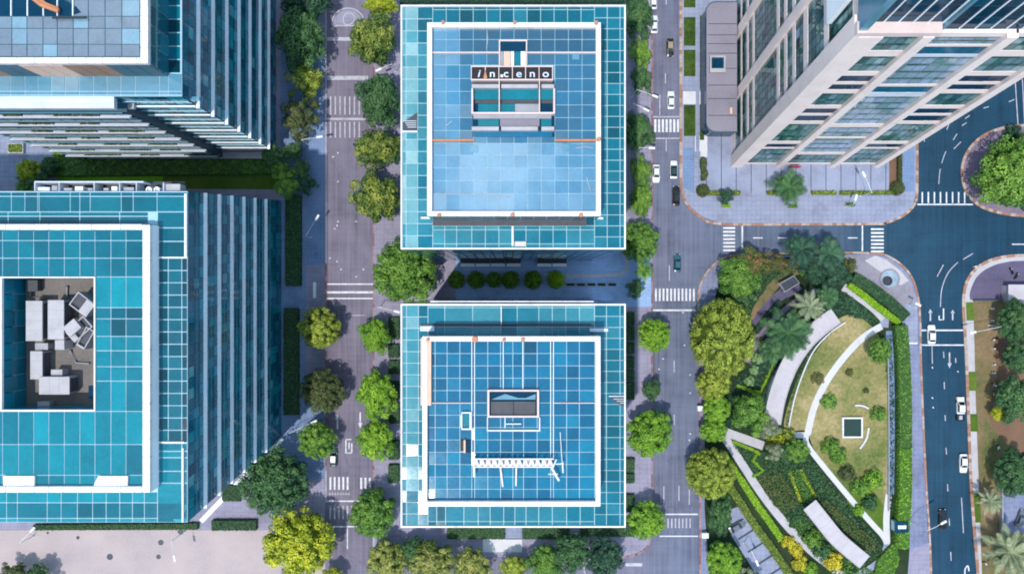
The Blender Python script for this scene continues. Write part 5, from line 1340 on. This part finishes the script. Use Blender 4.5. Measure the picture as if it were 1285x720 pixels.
lamp((1061,259),(1074,248),'small street lamp at the hedge south of the stone tower',5.)
lamp((733,716),(731,703),'street lamp between the dark trees at the bottom of the photo',6.)
lamp((42,672),(41,664),'slim street lamp on the pale street close under the teal tower',6.)
lamp((1140,383),(1152,382),'street lamp on the pale pavement corner beside the lime hedge',6.)
lamp((478,384),(498,391),'street lamp on the kerb of the west road opposite its big round tree',6.)
for i,(x,y) in enumerate([(1244,387),(1244,402),(1245,426),(1246,437),(1246,457),(1246,467.5),(1247,483),(1247,494),(1249,503),(1222,334.5)]):
    c=P(x,y); c.z=.13; t=thing('bollard',['topmost','second','third','fourth','fifth','sixth','seventh','eighth','lowest'][i]+' white bollard in the line on the worn lawn' if i<9 else 'white bollard alone on the plum paving corner','bollard',c,0,'white bollards on the eastern plot')
    MB().lathe((0,0),[(.26,0),(.26,.12),(.22,.8),(.12,.92),(.01,.95)],12).build('post','white',t); MB().lathe((0,0),[(.275,.55),(.275,.66),(.24,.66)],12).build('collar','darksteel',t)
for x,y,l in ((877.5,511,'pale utility cabinet on the park kerb beside the olive trees'),(881,544,'pale utility cabinet on the park kerb above the round clipped tree'),(883,669,'pale blue utility cabinet on the park kerb near the parking bays')):
    c=P(x,y); c.z=.13; t=thing('utility_cabinet',l,'utility cabinet',c,0,'utility cabinets on the park kerb')
    MB().box(-.7,-.55,.1,.7,.55,1.6).box(-.78,-.62,1.6,.78,.62,1.7).build('body','band',t); MB().box(-.6,-.5,0,.6,.5,.1).build('plinth','ledge',t); MB().box(-.02,-.6,.2,.02,-.551,1.5).build('door_seam','darksteel',t)
for i,x in enumerate((587,606,625,644.5,683,702)):
    c=P(x,330.5); c.z=.14; t=thing('bench',['leftmost','second','third','fourth'][i]+' dark slatted bench in the row of four between the towers' if i<4 else ('left' if i==4 else 'right')+' dark slatted bench of the pair between the towers','bench',c,0,'benches between the towers')
    MB().box(-1.75,-.75,.38,1.75,-.05,.46).build('seat','band',t); MB().box(-1.75,.05,.38,1.75,.65,.9).build('backrest','darksteel',t)
    for sx in (-1.4,1.4): MB().box(sx-.1,-.65,0,sx+.1,.6,.38).build('leg','darksteel',t)
# flush planters beside the loop
for i in range(5):
    x=716+i*13; c=P(x,357); c.z=.136; t=thing('planter',['first','second','third','fourth','last'][i]+' low dark planter from the left in the strip below the drive loop','planter',c,0,'low planters below the drive loop')
    MB().box(-1.05,-.42,0,1.05,.42,.35).build('trough','steel',t); MB().box(-.95,-.32,.35,.95,.32,.40).build('soil','bed_soil',t)
# bench-like bar on the west pavement, planter in the north west plaza
c=P(395.5,364); c.z=.14; t=thing('bench','long white bench on the pavement left of the west road crossing','bench',c,0)
MB().box(-.4,-2.,.38,.4,2.,.47).build('seat','white',t)
for s in (-1.6,1.6): MB().box(-.3,s-.12,0,.3,s+.12,.38).build('leg','darksteel',t)
c=P(22.5,187); c.z=.136; t=thing('planter','square planter with yellow green hedge on the pale north west plaza','planter',c)
MB().box(-1.9,-1.2,0,1.9,1.2,.9).build('trough','pale',t); lf=leafy('planting',[(-1.7,-1.),(1.7,-1.),(1.7,1.),(-1.7,1.)],.8,.35,'l_olive',40,.24,True); lf.parent=t
for x,y,l in ((910.5,258.5,'lime topped planter box on the pavement under the small blue green tree'),(994,259,'green topped planter box on the pavement under the palm'),(1066,257,'dark planter box on the pavement beside the small lamp')):
    c=P(x,y); c.z=.136; t=thing('planter',l,'planter',c,0,'planter boxes south of the stone tower')
    MB().box(-1.2,-.5,0,1.2,.5,.5).build('trough','steel',t); lf=leafy('planting',[(-1.1,-.42),(1.1,-.42),(1.1,.42),(-1.1,.42)],.4,.3,'l_lime' if x<950 else 'l_mid',50,.2,True); lf.parent=t
# white site hut on the eastern plot and its fence, fountain, small gate house
c=P(1287,368.5); t=thing_abs('shed','white flat roofed shed at the right edge beside the plum paving','shed',(c.x,c.y,.13))
m=MB(); a=P(1265.5,380,3.2); b=P(1312,357,3.2); m.box(a.x+.2,a.y+.2,.13,b.x-.2,b.y-.2,3.0); m.build('wall','unit',t); m=MB(); m.box(a.x,a.y,3.0,b.x,b.y,3.2); m.build('roof','roofwhite',t)
tag(MB().strip(G([(1220,377),(1266,377)]),.3,.13,1.1).build('garden_wall','unit_dark'),'low dark wall between the plum paving and the worn lawn','wall')
tag(MB().strip(G([(1254.5,610),(1254.5,668)]),.3,.13,1.3).build('garden_wall','steel'),'thin grey wall at the left side of the blue yard','wall')
fc=P(1116,350); ft=thing_abs('fountain','round fountain with pale blue water and a dark bowl on the paved corner','fountain',(fc.x,fc.y,.13))
MB().lathe((fc.x,fc.y),[(2.5,.13),(2.5,.36),(2.2,.36),(2.2,.2)],32).build('rim','fount',ft); MB().lathe((fc.x,fc.y),[(2.2,.2),(2.2,.26),(.01,.26)],32).build('water','water',ft)
MB().lathe((fc.x-.7,fc.y-.5),[(1.1,.27),(1.15,.75),(1.0,.75),(.9,.5),(.01,.45)],22).build('bowl','darksteel',ft)
gh=P(1130,661); t=thing_abs('gate_house','little blue gate house with white band beside the end of the tall hedge','kiosk',(gh.x,gh.y,.13))
m=MB(); a=P(1124,667,2.6); b=P(1139,655,2.6); m.box(a.x,a.y,.13,b.x,b.y,2.4); m.build('wall','frame_blue',t); m=MB(); m.box(a.x-.2,a.y-.2,2.4,b.x+.2,b.y+.2,2.6); m.build('roof','g_navy',t)
m=MB(); a=P(1127,663,2.7); b=P(1137,659,2.7); m.box(a.x,a.y,2.6,b.x,b.y,2.75); m.build('roof_band','band',t)

# ------------------------------------------------------------------ the garden
def garden(name,px,mat,z): return sheet(name,px,mat,z)
# lawns
garden('lawn',curve([(1052,400),(1075,396),(1096,412),(1104,425),(1112,450),(1114,520),(1113,580),(1114,630),(1110,664),(1092,655),(1060,620),(1035,590),(1020,560),(1010,540),(988,541),(984,528),(994,492),(1008,462),(1030,432)],5,True),'lawn_dry',.142)
garden('lawn',curve([(1062,625),(1085,610),(1105,628),(1112,655),(1104,664),(1085,652)],5,True),'lawn_green',.1435)
garden('lawn',curve([(946,384),(968,352),(992,338),(1008,334),(1010,341),(985,352),(962,380),(950,398),(942,400)],4,True),'lawn_brown',.142)
# paths
def pathway(px,w,mat='path',z=.147,name='path',sm=7): 
    m=MB().strip(G(curve(px,sm)),w,.0,z) ; 
    return struct(name,m,mat)
pathway([(1106,409),(1082,424),(1058,449),(1036,480),(1021,512),(1013,545)],1.65,'whitepath',.149)
pathway([(1014,538),(1011,552),(1017,564),(1035,587),(1060,617),(1090,652),(1108,672),(1113,684)],1.35,'whitepath',.1495)
pathway([(1014,546),(996,546),(980,554),(968,560)],1.5,'whitepath',.148)
pathway([(1113,682),(1106,700),(1092,712),(1070,724)],1.6,'walk',.1505)
pathway([(1113,682),(1112,650),(1115,620)],1.6,'whitepath',.151)
pathway([(1116,415),(1117,460),(1118,520),(1117,620)],1.8,'walk_blue',.1455)
pathway([(878,541),(905,541),(930,549),(958,559)],2.2,'path',.146)
pathway([(884,535),(908,548),(930,580),(955,618),(984,655),(1015,688),(1050,716),(1080,740)],2.0,'path',.1515)
pathway([(1058,360),(1075,371),(1095,386),(1109,400)],2.0,'path',.146)
pathway([(938,455),(948,430),(968,405),(995,383),(1025,365)],2.0,'mauve',.1445)
pathway([(948,408),(960,390),(975,374),(990,363)],2.6,'plum',.1452)
garden('terrace',[(978,360),(995,349),(1007,362),(988,375)],'plum',.1465)
pathway([(1104,404),(1115,405)],2.4,'walk',.1458)
# parking bays
garden('parking_lot',[(914,640),(932,632),(955,662),(992,712),(1000,740),(960,740),(940,706),(918,672)],'walk',.143)
m=MB()
for k in range(7):
    x,y=925+12.3*k,663.+16.3*k-k*k*.3; 
    m.strip(G([(x+1,y+13),(x+20,y+1)]),.5,0,.147)
for i,v in enumerate(m.v): m.v[i]=(v[0],v[1],.147)
struct('bay_line',m,'darksteel')
# garden canopies (raised curved roofs)
def canopy(px,w,label,h=3.4):
    c=curve(px,8); ctr=P(*px[len(px)//2],h); t=thing_abs('garden_canopy',label,'canopy',(ctr.x,ctr.y,.13),'curved white garden canopies')
    ln=[P(x,y,h) for x,y in c]
    MB().strip(ln,w,h-.22,h).build('roof','roofwhite',t)
    m=MB(); 
    off=bandpx([(p.x,p.y) for p in ln],w-.1); n=len(ln)
    for side in (off[:n],off[n:][::-1]): m.strip([(x,y) for x,y in side],.14,h+.002,h+.12)
    m.build('edge_trim','unit',t)
    for k in range(2,len(ln)-2,2):
        d=(ln[k+1]-ln[k-1]).normalized(); nn=Vector((-d.y,d.x,0)); a,b=ln[k]-nn*(w/2-.2),ln[k]+nn*(w/2-.2)
        MB().strip([a,b],.05,h+.001,h+.02).build('roof_seam','unit',t)
    for k in range(1,len(ln)-1,6):
        d=(ln[k+1]-ln[k-1]).normalized(); nn=Vector((-d.y,d.x,0))
        for s in (-1,1):
            p=ln[k]+nn*s*(w/2-.5); MB().tube([(p.x,p.y,.13),(p.x,p.y,h-.22)],.09,8).build('post','steel',t)
    return t
canopy([(1049,396),(1030,410),(1011,428),(994,452),(982,478),(974,504),(969,531)],4.3,'long curved white canopy sweeping round the dry lawn')
canopy([(1016,633),(1032,653),(1052,677),(1085,705)],3.9,'short tapering white canopy in the southern planting')
tag(MB().strip(G(curve([(981,457),(968,482),(960,515)],8)),1.3,.13,1.5).build('garden_wall','band'),'pale blue curved wall left of the long canopy','wall')
tag(MB().strip(G(curve([(1060,404),(1040,418),(1020,440),(1006,470),(996,500),(989,534)],8)),.32,.13,.6).build('garden_wall','pale'),'thin pale curved edging wall right of the long canopy','wall')
tag(MB().strip(G(curve([(1113,440),(1114,540),(1114,640)],6)),.25,.13,.7).build('garden_wall','steel'),'thin straight edging wall along the east side of the dry lawn','wall')
# glazed hatch on the lawn
hc=P(1068,535.5); t=thing_abs('garden_skylight','square dark green skylight with white frame on the dry lawn','skylight',(hc.x,hc.y,.14))
s=2.55; m=MB()
for q in ((-s,-s,s,-s+.35),(-s,s-.35,s,s),(-s,-s+.35,-s+.35,s-.35),(s-.35,-s+.35,s,s-.35)): m.box(hc.x+q[0],hc.y+q[1],.14,hc.x+q[2],hc.y+q[3],.95)
m.build('frame','white',t); m=MB(); m.box(hc.x-s+.35,hc.y-s+.35,.14,hc.x+s-.35,hc.y+s-.35,.72); m.build('cover','hatch_green',t)
for px_,l in (([(1072,508),(1081,508.5),(1089,512)],'short curved pale seat wall above the dark green skylight'),([(1089,536),(1086,550),(1078,562)],'curved pale seat wall right of the dark green skylight')):
    tag(MB().strip(G(curve(px_,6)),.4,.13,.6).build('seat_wall','pale'),l,'seat wall','curved seat walls on the lawn')
# pergola over the small terrace
pg=P(994,363); t=thing_abs('pergola','dark glass pergola with pale posts beside the curved earth path','pergola',(pg.x,pg.y,.14))
a=[P(978,356,2.8),P(996,346,2.8),P(1003,355,2.8),P(985,366,2.8)]
m=MB().prism(a,2.72,2.8); m.build('roof','darksteel',t)
m=MB(); m.strip(a+[a[0]],.18,2.81,2.95); m.build('edge_trim','steel',t)
for v in a: MB().tube([(v.x*.998,v.y,.14),(v.x*.998,v.y,2.72)],.1,8).build('post','unit',t)
# planting beds
bed('planting_bed',[(888,430),(905,350),(940,328),(1000,324),(1040,330),(1008,336),(965,356),(945,385),(930,430),(905,500),(885,520)],'l_dark')
bed('planting_bed',[(1000,378),(1030,366),(1060,366),(1105,405),(1060,396),(1040,392),(1018,408),(995,430),(975,462),(950,470),(940,455),(960,418)],'l_deep',13,.4)
bed('planting_bed',[(1065,370),(1104,402),(1096,408),(1070,395),(1058,380)],'l_dark',18,.3)
bed('planting_bed',[(928,470),(962,450),(978,462),(958,520),(945,540),(905,535),(905,505)],'l_deep',8,.35)
bed('planting_bed',[(918,556),(960,566),(1000,570),(1018,575),(1060,628),(1100,675),(1108,690),(1080,712),(1040,700),(985,648),(940,585)],'l_dark',14,.34)
bed('planting_bed',[(948,598),(978,592),(1003,628),(985,644),(970,632)],'l_red',18,.3,.15,.45)
bed('planting_bed',[(1024,634),(1035,626),(1095,676),(1100,692),(1085,690)],'l_red',14,.3,.15,.45)
bed('planting_bed',[(985,590),(1004,588),(1022,622),(1012,630)],'l_mid',20,.28,.15,.5)
bed('planting_bed',[(1056,404),(1022,440),(1002,480),(990,534),(984,534),(998,474),(1018,434),(1046,404)],'l_dark',14,.26)
bed('planting_bed',[(984,650),(1010,640),(1060,690),(1095,716),(1095,760),(1060,740),(1025,700)],'l_mid',12,.34)
bed('planting_bed',[(1108,420),(1118,420),(1122,520),(1120,640),(1114,640),(1115,520)],'l_deep',10,.3)
# lime and olive bands
hedge(bandpx(curve([(914,575),(930,602),(950,633),(968,658),(980,676)],5),[5]*5+[8]*15+[8]),.5,'l_lime','bright green low hedge band along the garden path',dens=22,size=.26)
hedge(bandpx(curve([(908,600),(925,625),(948,660),(970,690),(990,720)],5),9),.9,'l_olive','olive hedge band between the bright hedge and the parking bays',dens=22,size=.26)
hedge(bandpx([(990,592),(1004,628)],3.2),.5,'l_yellow','left of the two thin yellow green hedge lines in the southern planting'); hedge(bandpx([(1003,588),(1022,622)],3.2),.5,'l_yellow','right of the two thin yellow green hedge lines in the southern planting')
for px_,l in (([(919,553),(945,564),(953,569)],'thin clipped hedge line below the grey garden path'),([(952,566),(944,577),(957,590),(944,597)],'lime zigzag hedge in the corner by the round tree'),([(950,424),(959,431)],'tiny lime hedge line beside the curved earth path'),([(970,455),(960,478),(953,492)],'lime hedge line curving along the pale blue wall'),([(924,483),(940,489),(952,498)],'thin lime hedge line under the three round bushes')):
    hedge(bandpx(px_,3.4 if len(px_)>3 or px_[0][0]<930 else 2.2),.5,'l_lime',l,dens=30,size=.2)
hedge([(945,489),(955,490),(952,502),(948,500)],.5,'l_lime','small lime triangle hedge by the pale blue wall',dens=30,size=.2)
hedge(bandpx([(1064,357),(1084,372),(1104,388),(1127,405)],7.5),.8,'l_lime','bright lime clipped hedge running diagonally at the fountain corner',dens=30,size=.24)
hedge(bandpx([(1068,348),(1090,361),(1115,380),(1134,398)],13),1.5,'l_dark','thick dark hedge between the lime hedge and the fountain corner',lump=.15)
hedge(bandpx(curve([(1126,408),(1129,450),(1131,500),(1131,560)],6),15),2.2,'l_mid','tall green hedge along the east road, upper length',lump=.3)
hedge(bandpx(curve([(1131,561),(1131,610),(1127,684)],6),15),2.2,'l_bright','tall green hedge along the east road, lower brighter length',lump=.3)
hedge(bandpx([(948,416),(962,397),(978,378)],7),.7,'l_deep','dark clipped hedge between the paving and the curved earth path',lump=.25)
hedge(bandpx(curve([(992,660),(994,650),(1002,647),(1012,650),(1016,656)],5),4),.7,'l_dark','dark half ring hedge left of the short canopy')
hedge([(1100,700),(1122,676),(1126,700),(1110,740),(1090,740)],1.0,'l_bright','bright shrubs hedge at the bottom of the garden below the gate house',lump=.3)
# hedges in the streets
hedge(rectpx(360,246,379,358),1.2,'l_dark','long dark hedge at the foot of the teal tower, northern length'); hedge(rectpx(358,387,376,519),1.2,'l_dark','long dark hedge at the foot of the teal tower, southern length')
hedge(rectpx(268,651,323,663),1.2,'l_dark','dark boxed hedge on the forecourt south east of the teal tower'); hedge(rectpx(281,607,303,627),1.0,'l_dark','small dark hedge at the tower corner beside the big dark tree')
hedge([(45,657),(250,655),(250,662),(45,663)],1.0,'l_dark','long thin hedge under the south edge of the teal tower')
for i,(a,b) in enumerate([(318,340),(344,372),(398,425),(432,448),(452,468),(478,500),(506,530),(552,575),(582,604)]):
    hedge(rectpx(488.5,a,501,b),1.1,'l_dark',['topmost','second','third','fourth','fifth','sixth','seventh','eighth','lowest'][i]+' dark clipped hedge block left of the deep blue tower','clipped hedge blocks left of the deep blue tower')
for i,(a,b) in enumerate([(392,407),(410,426),(430,443),(447,461),(464,476),(479,500),(574,590),(593,604),(619,641)]):
    hedge(rectpx(784.5,a,795,b),1.1,'l_dark',['topmost','second','third','fourth','fifth','sixth','seventh','eighth','lowest'][i]+' dark clipped hedge block right of the deep blue tower','clipped hedge blocks right of the deep blue tower')
for a,b,d,l in ((562,633,674,'dark hedge block south of the deep blue tower, left of its path'),(656,714,674,'dark hedge block south of the deep blue tower, right of its path'),(729,795,671,'dark hedge block at the south east corner of the deep blue tower')):
    hedge(rectpx(a,655,b,d),1.1,'l_dark',l,'hedge blocks south of the deep blue tower')
hedge(rectpx(503,-14,792,6),1.5,'l_deep','dark hedge along the top edge above the lettered tower')
hedge([(60,199),(345,199),(345,219),(60,222)],1.6,'l_mid','long dark hedge north of the narrow lawn between the western towers',lump=.35)
sheet('lawn',[(72,221),(350,219),(350,238),(72,236)],'lawn_bright',.139)
sheet('lawn',[(205,219.5),(350,219),(350,238),(205,237)],'lawn_green',.1405)
hedge(rectpx(887,240.2,928,245),.8,'l_olive','low olive hedge on the tiled plaza, at its left end','low hedges along the tiled plaza'); 
for i,(a,b) in enumerate(((962,976),(1018,1048),(1053,1120))): hedge(rectpx(a,240.2,b,244.4),.7,'l_olive',['short low olive hedge left of the palm','low olive hedge right of the palm','longest low olive hedge at the right of the tiled plaza'][i],'low hedges along the tiled plaza')
hedge(curve([(879,199),(884,200),(886,206),(884,212),(887,218),(884,226),(879,226),(880,218),(878,208)],3,True),1.1,'l_khaki','wavy clipped hedge at the left of the tiled plaza')
hedge(rectpx(1124.8,180,1129.5,228),1.0,'l_khaki','narrow clipped hedge at the right of the tiled plaza')
# round bushes
for x,y,r_,l in ((951,450,7,'round pale green bush, topmost of the three in the dark bed'),(946.5,464,6.5,'round pale green bush, middle of the three in the dark bed'),(941,478,7,'round pale green bush, lowest of the three in the dark bed')): shrub(x,y,r_,'l_pale',l,group='round bushes in the dark bed')
for i,(x,r_) in enumerate(((573,11),(597,11.5),(620,10.5),(641,11.5),(669,12),(698,11.5))): shrub(x,351,r_,'l_bright' if i<5 else 'l_lime',['leftmost, darkest','second','third','fourth','fifth','rightmost, most yellow'][i]+' clipped round shrub in the row between the towers',group='clipped shrubs between the towers',kind='dense',hk=1.1)
shrub(882,239,8.5,'l_khaki','dark clipped ball bush at the left end of the plaza hedge',kind='ball'); shrub(1126.5,236,9.5,'l_khaki','dark clipped ball bush at the right end of the plaza hedge',kind='ball')
shrub(1042,504,11,'l_mid','round flower bed bush on the dry lawn left of the skylight',hk=.5)
shrub(1027,475,9,'l_red','purple red shrub beside the white path',hk=.6,ry=8); shrub(1066,467,5.5,'l_red','small reddish bush near the middle of the dry lawn'); shrub(1087,490,4,'l_khaki','tiny brown bush right of the reddish one on the lawn')
for x,y,r_,mt,l in ((1043,560,12,'l_mid','green shrub, upper left end of the row across the lawn'),(1053,572,12,'l_mid','green shrub second along the row across the lawn'),(1064,594,11,'l_khaki','olive shrub third along the row across the lawn'),(1080,612,12,'l_mid','green shrub fourth along the row across the lawn'),(1092,630,11,'l_dark','dark shrub at the lower end of the row across the lawn'),(1097,602,14,'l_bright','bright leafy shrub right of the row on the lawn'),
    (1103,519,10,'l_mid','soft green shrub on the east edge of the lawn'),(1078,640,8,'l_bright','small bright shrub between the white path and the row'),(1021,676,13,'l_mid','green shrub left of the short canopy'),(1033,690,12,'l_dark','dark green shrub below the half ring hedge'),(1047,704,13,'l_gold','golden shrub at the foot of the garden'),
    (1000,690,9,'l_gold','golden shrub between path and olive hedge'),(990,680,9,'l_gold','golden shrub nearest the bright hedge band'),(1004,706,11,'l_gold','lowest golden shrub beside the parking bays'),(1018,714,10,'l_bright','bright shrub at the bottom edge of the garden path'),(72,180,7,'l_bright','upper of the two bright bushes by the canopy wing'),(73,191,8,'l_bright','lower of the two bright bushes by the canopy wing'),
    (1014,341,9,'l_lime','yellow green shrub in the dark planting by the pergola'),(1066,333,10,'l_khaki','olive round shrub at the edge of the fountain paving'),(989,548,12,'l_olive','olive shrub at the end of the long canopy'),(975,552,12,'l_yellow','yellow shrub at the end of the long canopy by the path'),(1272,167,12,'l_deep','dark round shrub at the top of the far traffic island')): shrub(x,y,r_,mt,l)

# ------------------------------------------------------------------ trees
T=tree
# left of the west road
T(378,48,33,'broad','l_dark','large dark tree at the top left of the west road',40)
T(385,4,34,'broad','l_deep','dark tree cut by the top edge left of the west road',22)
T(386,103,24,'airy','l_olive','sparse yellow flecked tree left of the west road, upper one')
T(378,149,27,'airy','l_khaki','sparse olive tree left of the west road, lower one')
T(402,411,27.5,'dense','l_olive','round olive clipped tree at the left kerb of the west road')
T(405,490,29,'dense','l_khaki','dark brownish round tree at the left kerb of the west road')
T(398,552,25,'dense','l_mid','round mid green clipped tree above the large dark tree by the west road')
T(345,604,44,'dense','l_dark','largest dark round tree at the corner of the teal tower')
T(375,681,46,'lumpy','l_yellow','large yellow green tree at the corner of the pale street',44)
T(418,723,14,'broad','l_yellow','small yellow green crown cut by the bottom edge beside the west road')
T(20,716,18,'ragged','l_khaki','dark tree cut by the bottom left corner',12); T(48,722,16,'ragged','l_dark','dark tree at the bottom edge right of the corner tree')
for x,y,r_,m_,l in ((345,196,16,'l_dark','dark shrubby tree at the east end of the long hedge'),(362,232,18,'l_mid','green shrubby tree at the east end of the narrow lawn'),(352,214,14,'l_mid','green shrubby tree above the east end of the narrow lawn'),(378,214,13,'l_dark','small dark tree beside the west road lamp'),(384,232,14,'l_deep','small deep green tree at the pavement below the lamp'),(368,190,13,'l_dark','small dark tree below the sparse olive tree')): T(x,y,r_,'ragged',m_,l)
T(37,214,16,'broad','l_yellow','yellowing tree at the west end of the long hedge'); T(62,209,11,'broad','l_dark','dark tree beside the yellowing tree at the hedge end'); T(32,236,13,'ragged','l_mid','small green tree below the yellowing tree'); T(52,228,13,'ragged','l_dark','little dark tree at the corner of the plant gantry')
# right of the west road
T(468,50,30,'broad','l_fleck','yellow flecked tree at the top right of the west road',34)
T(476,126,28,'broad','l_dark','dark tree right of the west road between two yellow flecked trees',36)
T(478,8,24,'broad','l_yellow','yellow green tree cut by the top edge right of the west road',12)
T(474,187,31,'broad','l_fleck','yellow flecked tree right of the west road, middle one',24)
T(495,190,17,'broad','l_deep','deep green tree tucked against the lettered tower')
T(473,248,32,'broad','l_fleck','flecked tree right of the west road near the lettered tower corner',33)
T(509,340,43,'lumpy','l_mid','wide green tree at the corner between the two central towers',40)
T(471,421,20,'broad','l_bright','bright green tree right of the west road opposite the olive tree',24)
T(474,494,27,'broad','l_bright','bright green tree right of the west road, upper of a pair',30); T(472,551,26,'broad','l_bright','bright green tree right of the west road, lower of a pair',24)
T(469,643,30,'lumpy','l_mid','green tree at the south west corner of the deep blue tower',32)
T(486,703,27,'lumpy','l_blossom','yellowed tree at the bottom edge right of the west road'); T(543,702,33,'lumpy','l_blossom','wide yellowed tree at the bottom edge below the deep blue tower',24); T(520,692,20,'broad','l_dark','dark tree between two yellowed trees at the bottom edge'); T(593,708,24,'broad','l_blossom','yellowed tree left of the small zebra at the bottom edge'); T(645,712,17,'broad','l_olive','small yellow tree right of the small zebra at the bottom edge')
T(684,704,24,'broad','l_mid','green tree at the bottom edge below the deep blue tower'); T(716,692,26,'broad','l_dark','dark tree at the bottom edge below the deep blue tower',28); T(758,699,26,'broad','l_deep','rightmost deep green tree at the bottom edge below the deep blue tower',24)
# left of the middle road
T(800,22,20,'broad','l_dark','dark tree at the top left of the middle road',28); T(803,66,14,'ragged','l_mid','green tree left of the middle road above its zebra crossing',20); T(804,100,14,'ragged','l_dark','narrow dark tree left of the middle road by the first lamp',20); T(800,166,20,'broad','l_dark','dark tree left of the middle road below the zebra crossing',26); T(803,214,13,'ragged','l_mid','narrow green tree left of the middle road beside the white car',20); T(804,250,14,'broad','l_mid','green tree left of the middle road opposite the black car',24)
T(802,304,26,'dense','l_mid','round green tree at the corner of the forecourt loop'); palm(808,340,15,'l_mid','small palm at the left kerb of the junction below the round tree',14,.35,3,5.); T(797,362,12,'ragged','l_dark','dark tree at the top right corner of the deep blue tower')
T(820,420,22,'dense','l_bright','round bright tree at the left kerb below the striped crossing'); T(817,489,13,'broad','l_dark','small dark tree at the left kerb of the middle road')
T(815,543,32,'lumpy','l_bright','wide bright green tree overhanging the deep blue tower and the middle road',30); T(810,652,25,'lumpy','l_bright','bright round tree at the bottom left kerb of the middle road')
# park edge
T(906,424,40,'ball','l_olive','largest olive clipped tree at the north west of the park',50)
T(895,482,22,'lumpy','l_olive','olive tree below the largest clipped tree on the park edge',22); T(899,512,19,'lumpy','l_bright','bright tree on the park edge between the olive trees'); T(895,540,19,'lumpy','l_bright','bright tree above the round clipped tree on the park edge',15)
T(891,593,32,'ball','l_olive','perfectly round olive clipped tree on the park kerb')
T(903,644,15,'broad','l_dark','dark blue green tree below the round clipped tree',28); T(908,702,24,'lumpy','l_bright','bright yellow green tree at the bottom of the park edge'); T(940,726,15,'ragged','l_grey','greyish tree at the bottom of the parking bays')
T(924,348,27,'broad','l_mid','rounded green tree at the curved corner of the park',26); T(940,330,26,'ragged','l_red','red flecked tree at the top of the park',18); T(972,331,24,'ragged','l_red','rusty leaved shrub tree right of the red flecked one',13); T(930,372,16,'ragged','l_dark','dark tree between the corner tree and the largest clipped tree')
palm(1005,313,26,'l_deep','dark palm at the top of the park, left of the pair',20,.4,5,8.); palm(1040,318,26,'l_deep','dark palm at the top of the park, right of the pair',20,.4,6,8.)
T(1022,338,22,'ragged','l_deep','deep green tree between and below the two palms',16); T(1046,345,18,'ragged','l_deep','deep green tree left of the fountain paving')
palm(988,418,38,'l_dark','wide feathery palm overhanging the long canopy',30,.30,8,7.,wide=.085); palm(1016,385,27,'l_grey','pale feathery palm above the long canopy',20,.35,9,6.5,wide=.07); palm(968,440,20,'l_dark','small feathery palm left of the long canopy',18,.35,12,5.); palm(1038,372,20,'l_dark','small dark palm near the top of the long canopy',18,.4,13,6.)
T(940,518,26,'ragged','l_mid','soft green tree between the olive tree and the long canopy',24); T(962,535,16,'ragged','l_grey','greyish shrub tree at the foot of the long canopy')
T(1000,565,16,'lumpy','l_mid','round green tree at the path junction'); T(972,566,12,'ragged','l_grey','small greyish tree on the path left of the junction'); T(985,568,11,'ragged','l_dark','small dark tree left of the junction tree')
T(1103,440,15,'dense','l_mid','round green tree at the north end of the dry lawn',18)
# east
T(1262,220,41,'broad','l_mid','huge green tree on the traffic island',42); T(1283,186,18,'broad','l_dark','dark tree behind the huge island tree'); T(1285,246,20,'broad','l_dark','dark tree below the huge island tree')
T(1274,402,24,'lumpy','l_dark','dark tree at the right edge below the white shed',28); T(1278,447,22,'lumpy','l_dark','dark tree at the right edge second below the shed',22); T(1271,500,26,'broad','l_dark','dark tree at the right edge beside the motorbikes',30); T(1252,518,10,'broad','l_yellow','small yellow tree beside the dark tree on the bare earth')
T(1270,592,24,'lumpy','l_dark','dark lumpy tree above the blue yard',32); palm(1243,628,21,'l_grey','pale grey feathery palm beside the east kerb',22,.25,15,5.,wide=.06); palm(1268,692,42,'l_grey','huge palm with long pale fronds in the bottom right corner',22,.30,16,6.,wide=.075)
palm(990,235,27,'l_dark','palm on the tiled plaza in front of the stone tower',18,.35,18,6.)
T(911,247,10,'ragged','l_deep','small blue green tree above the lime planter');
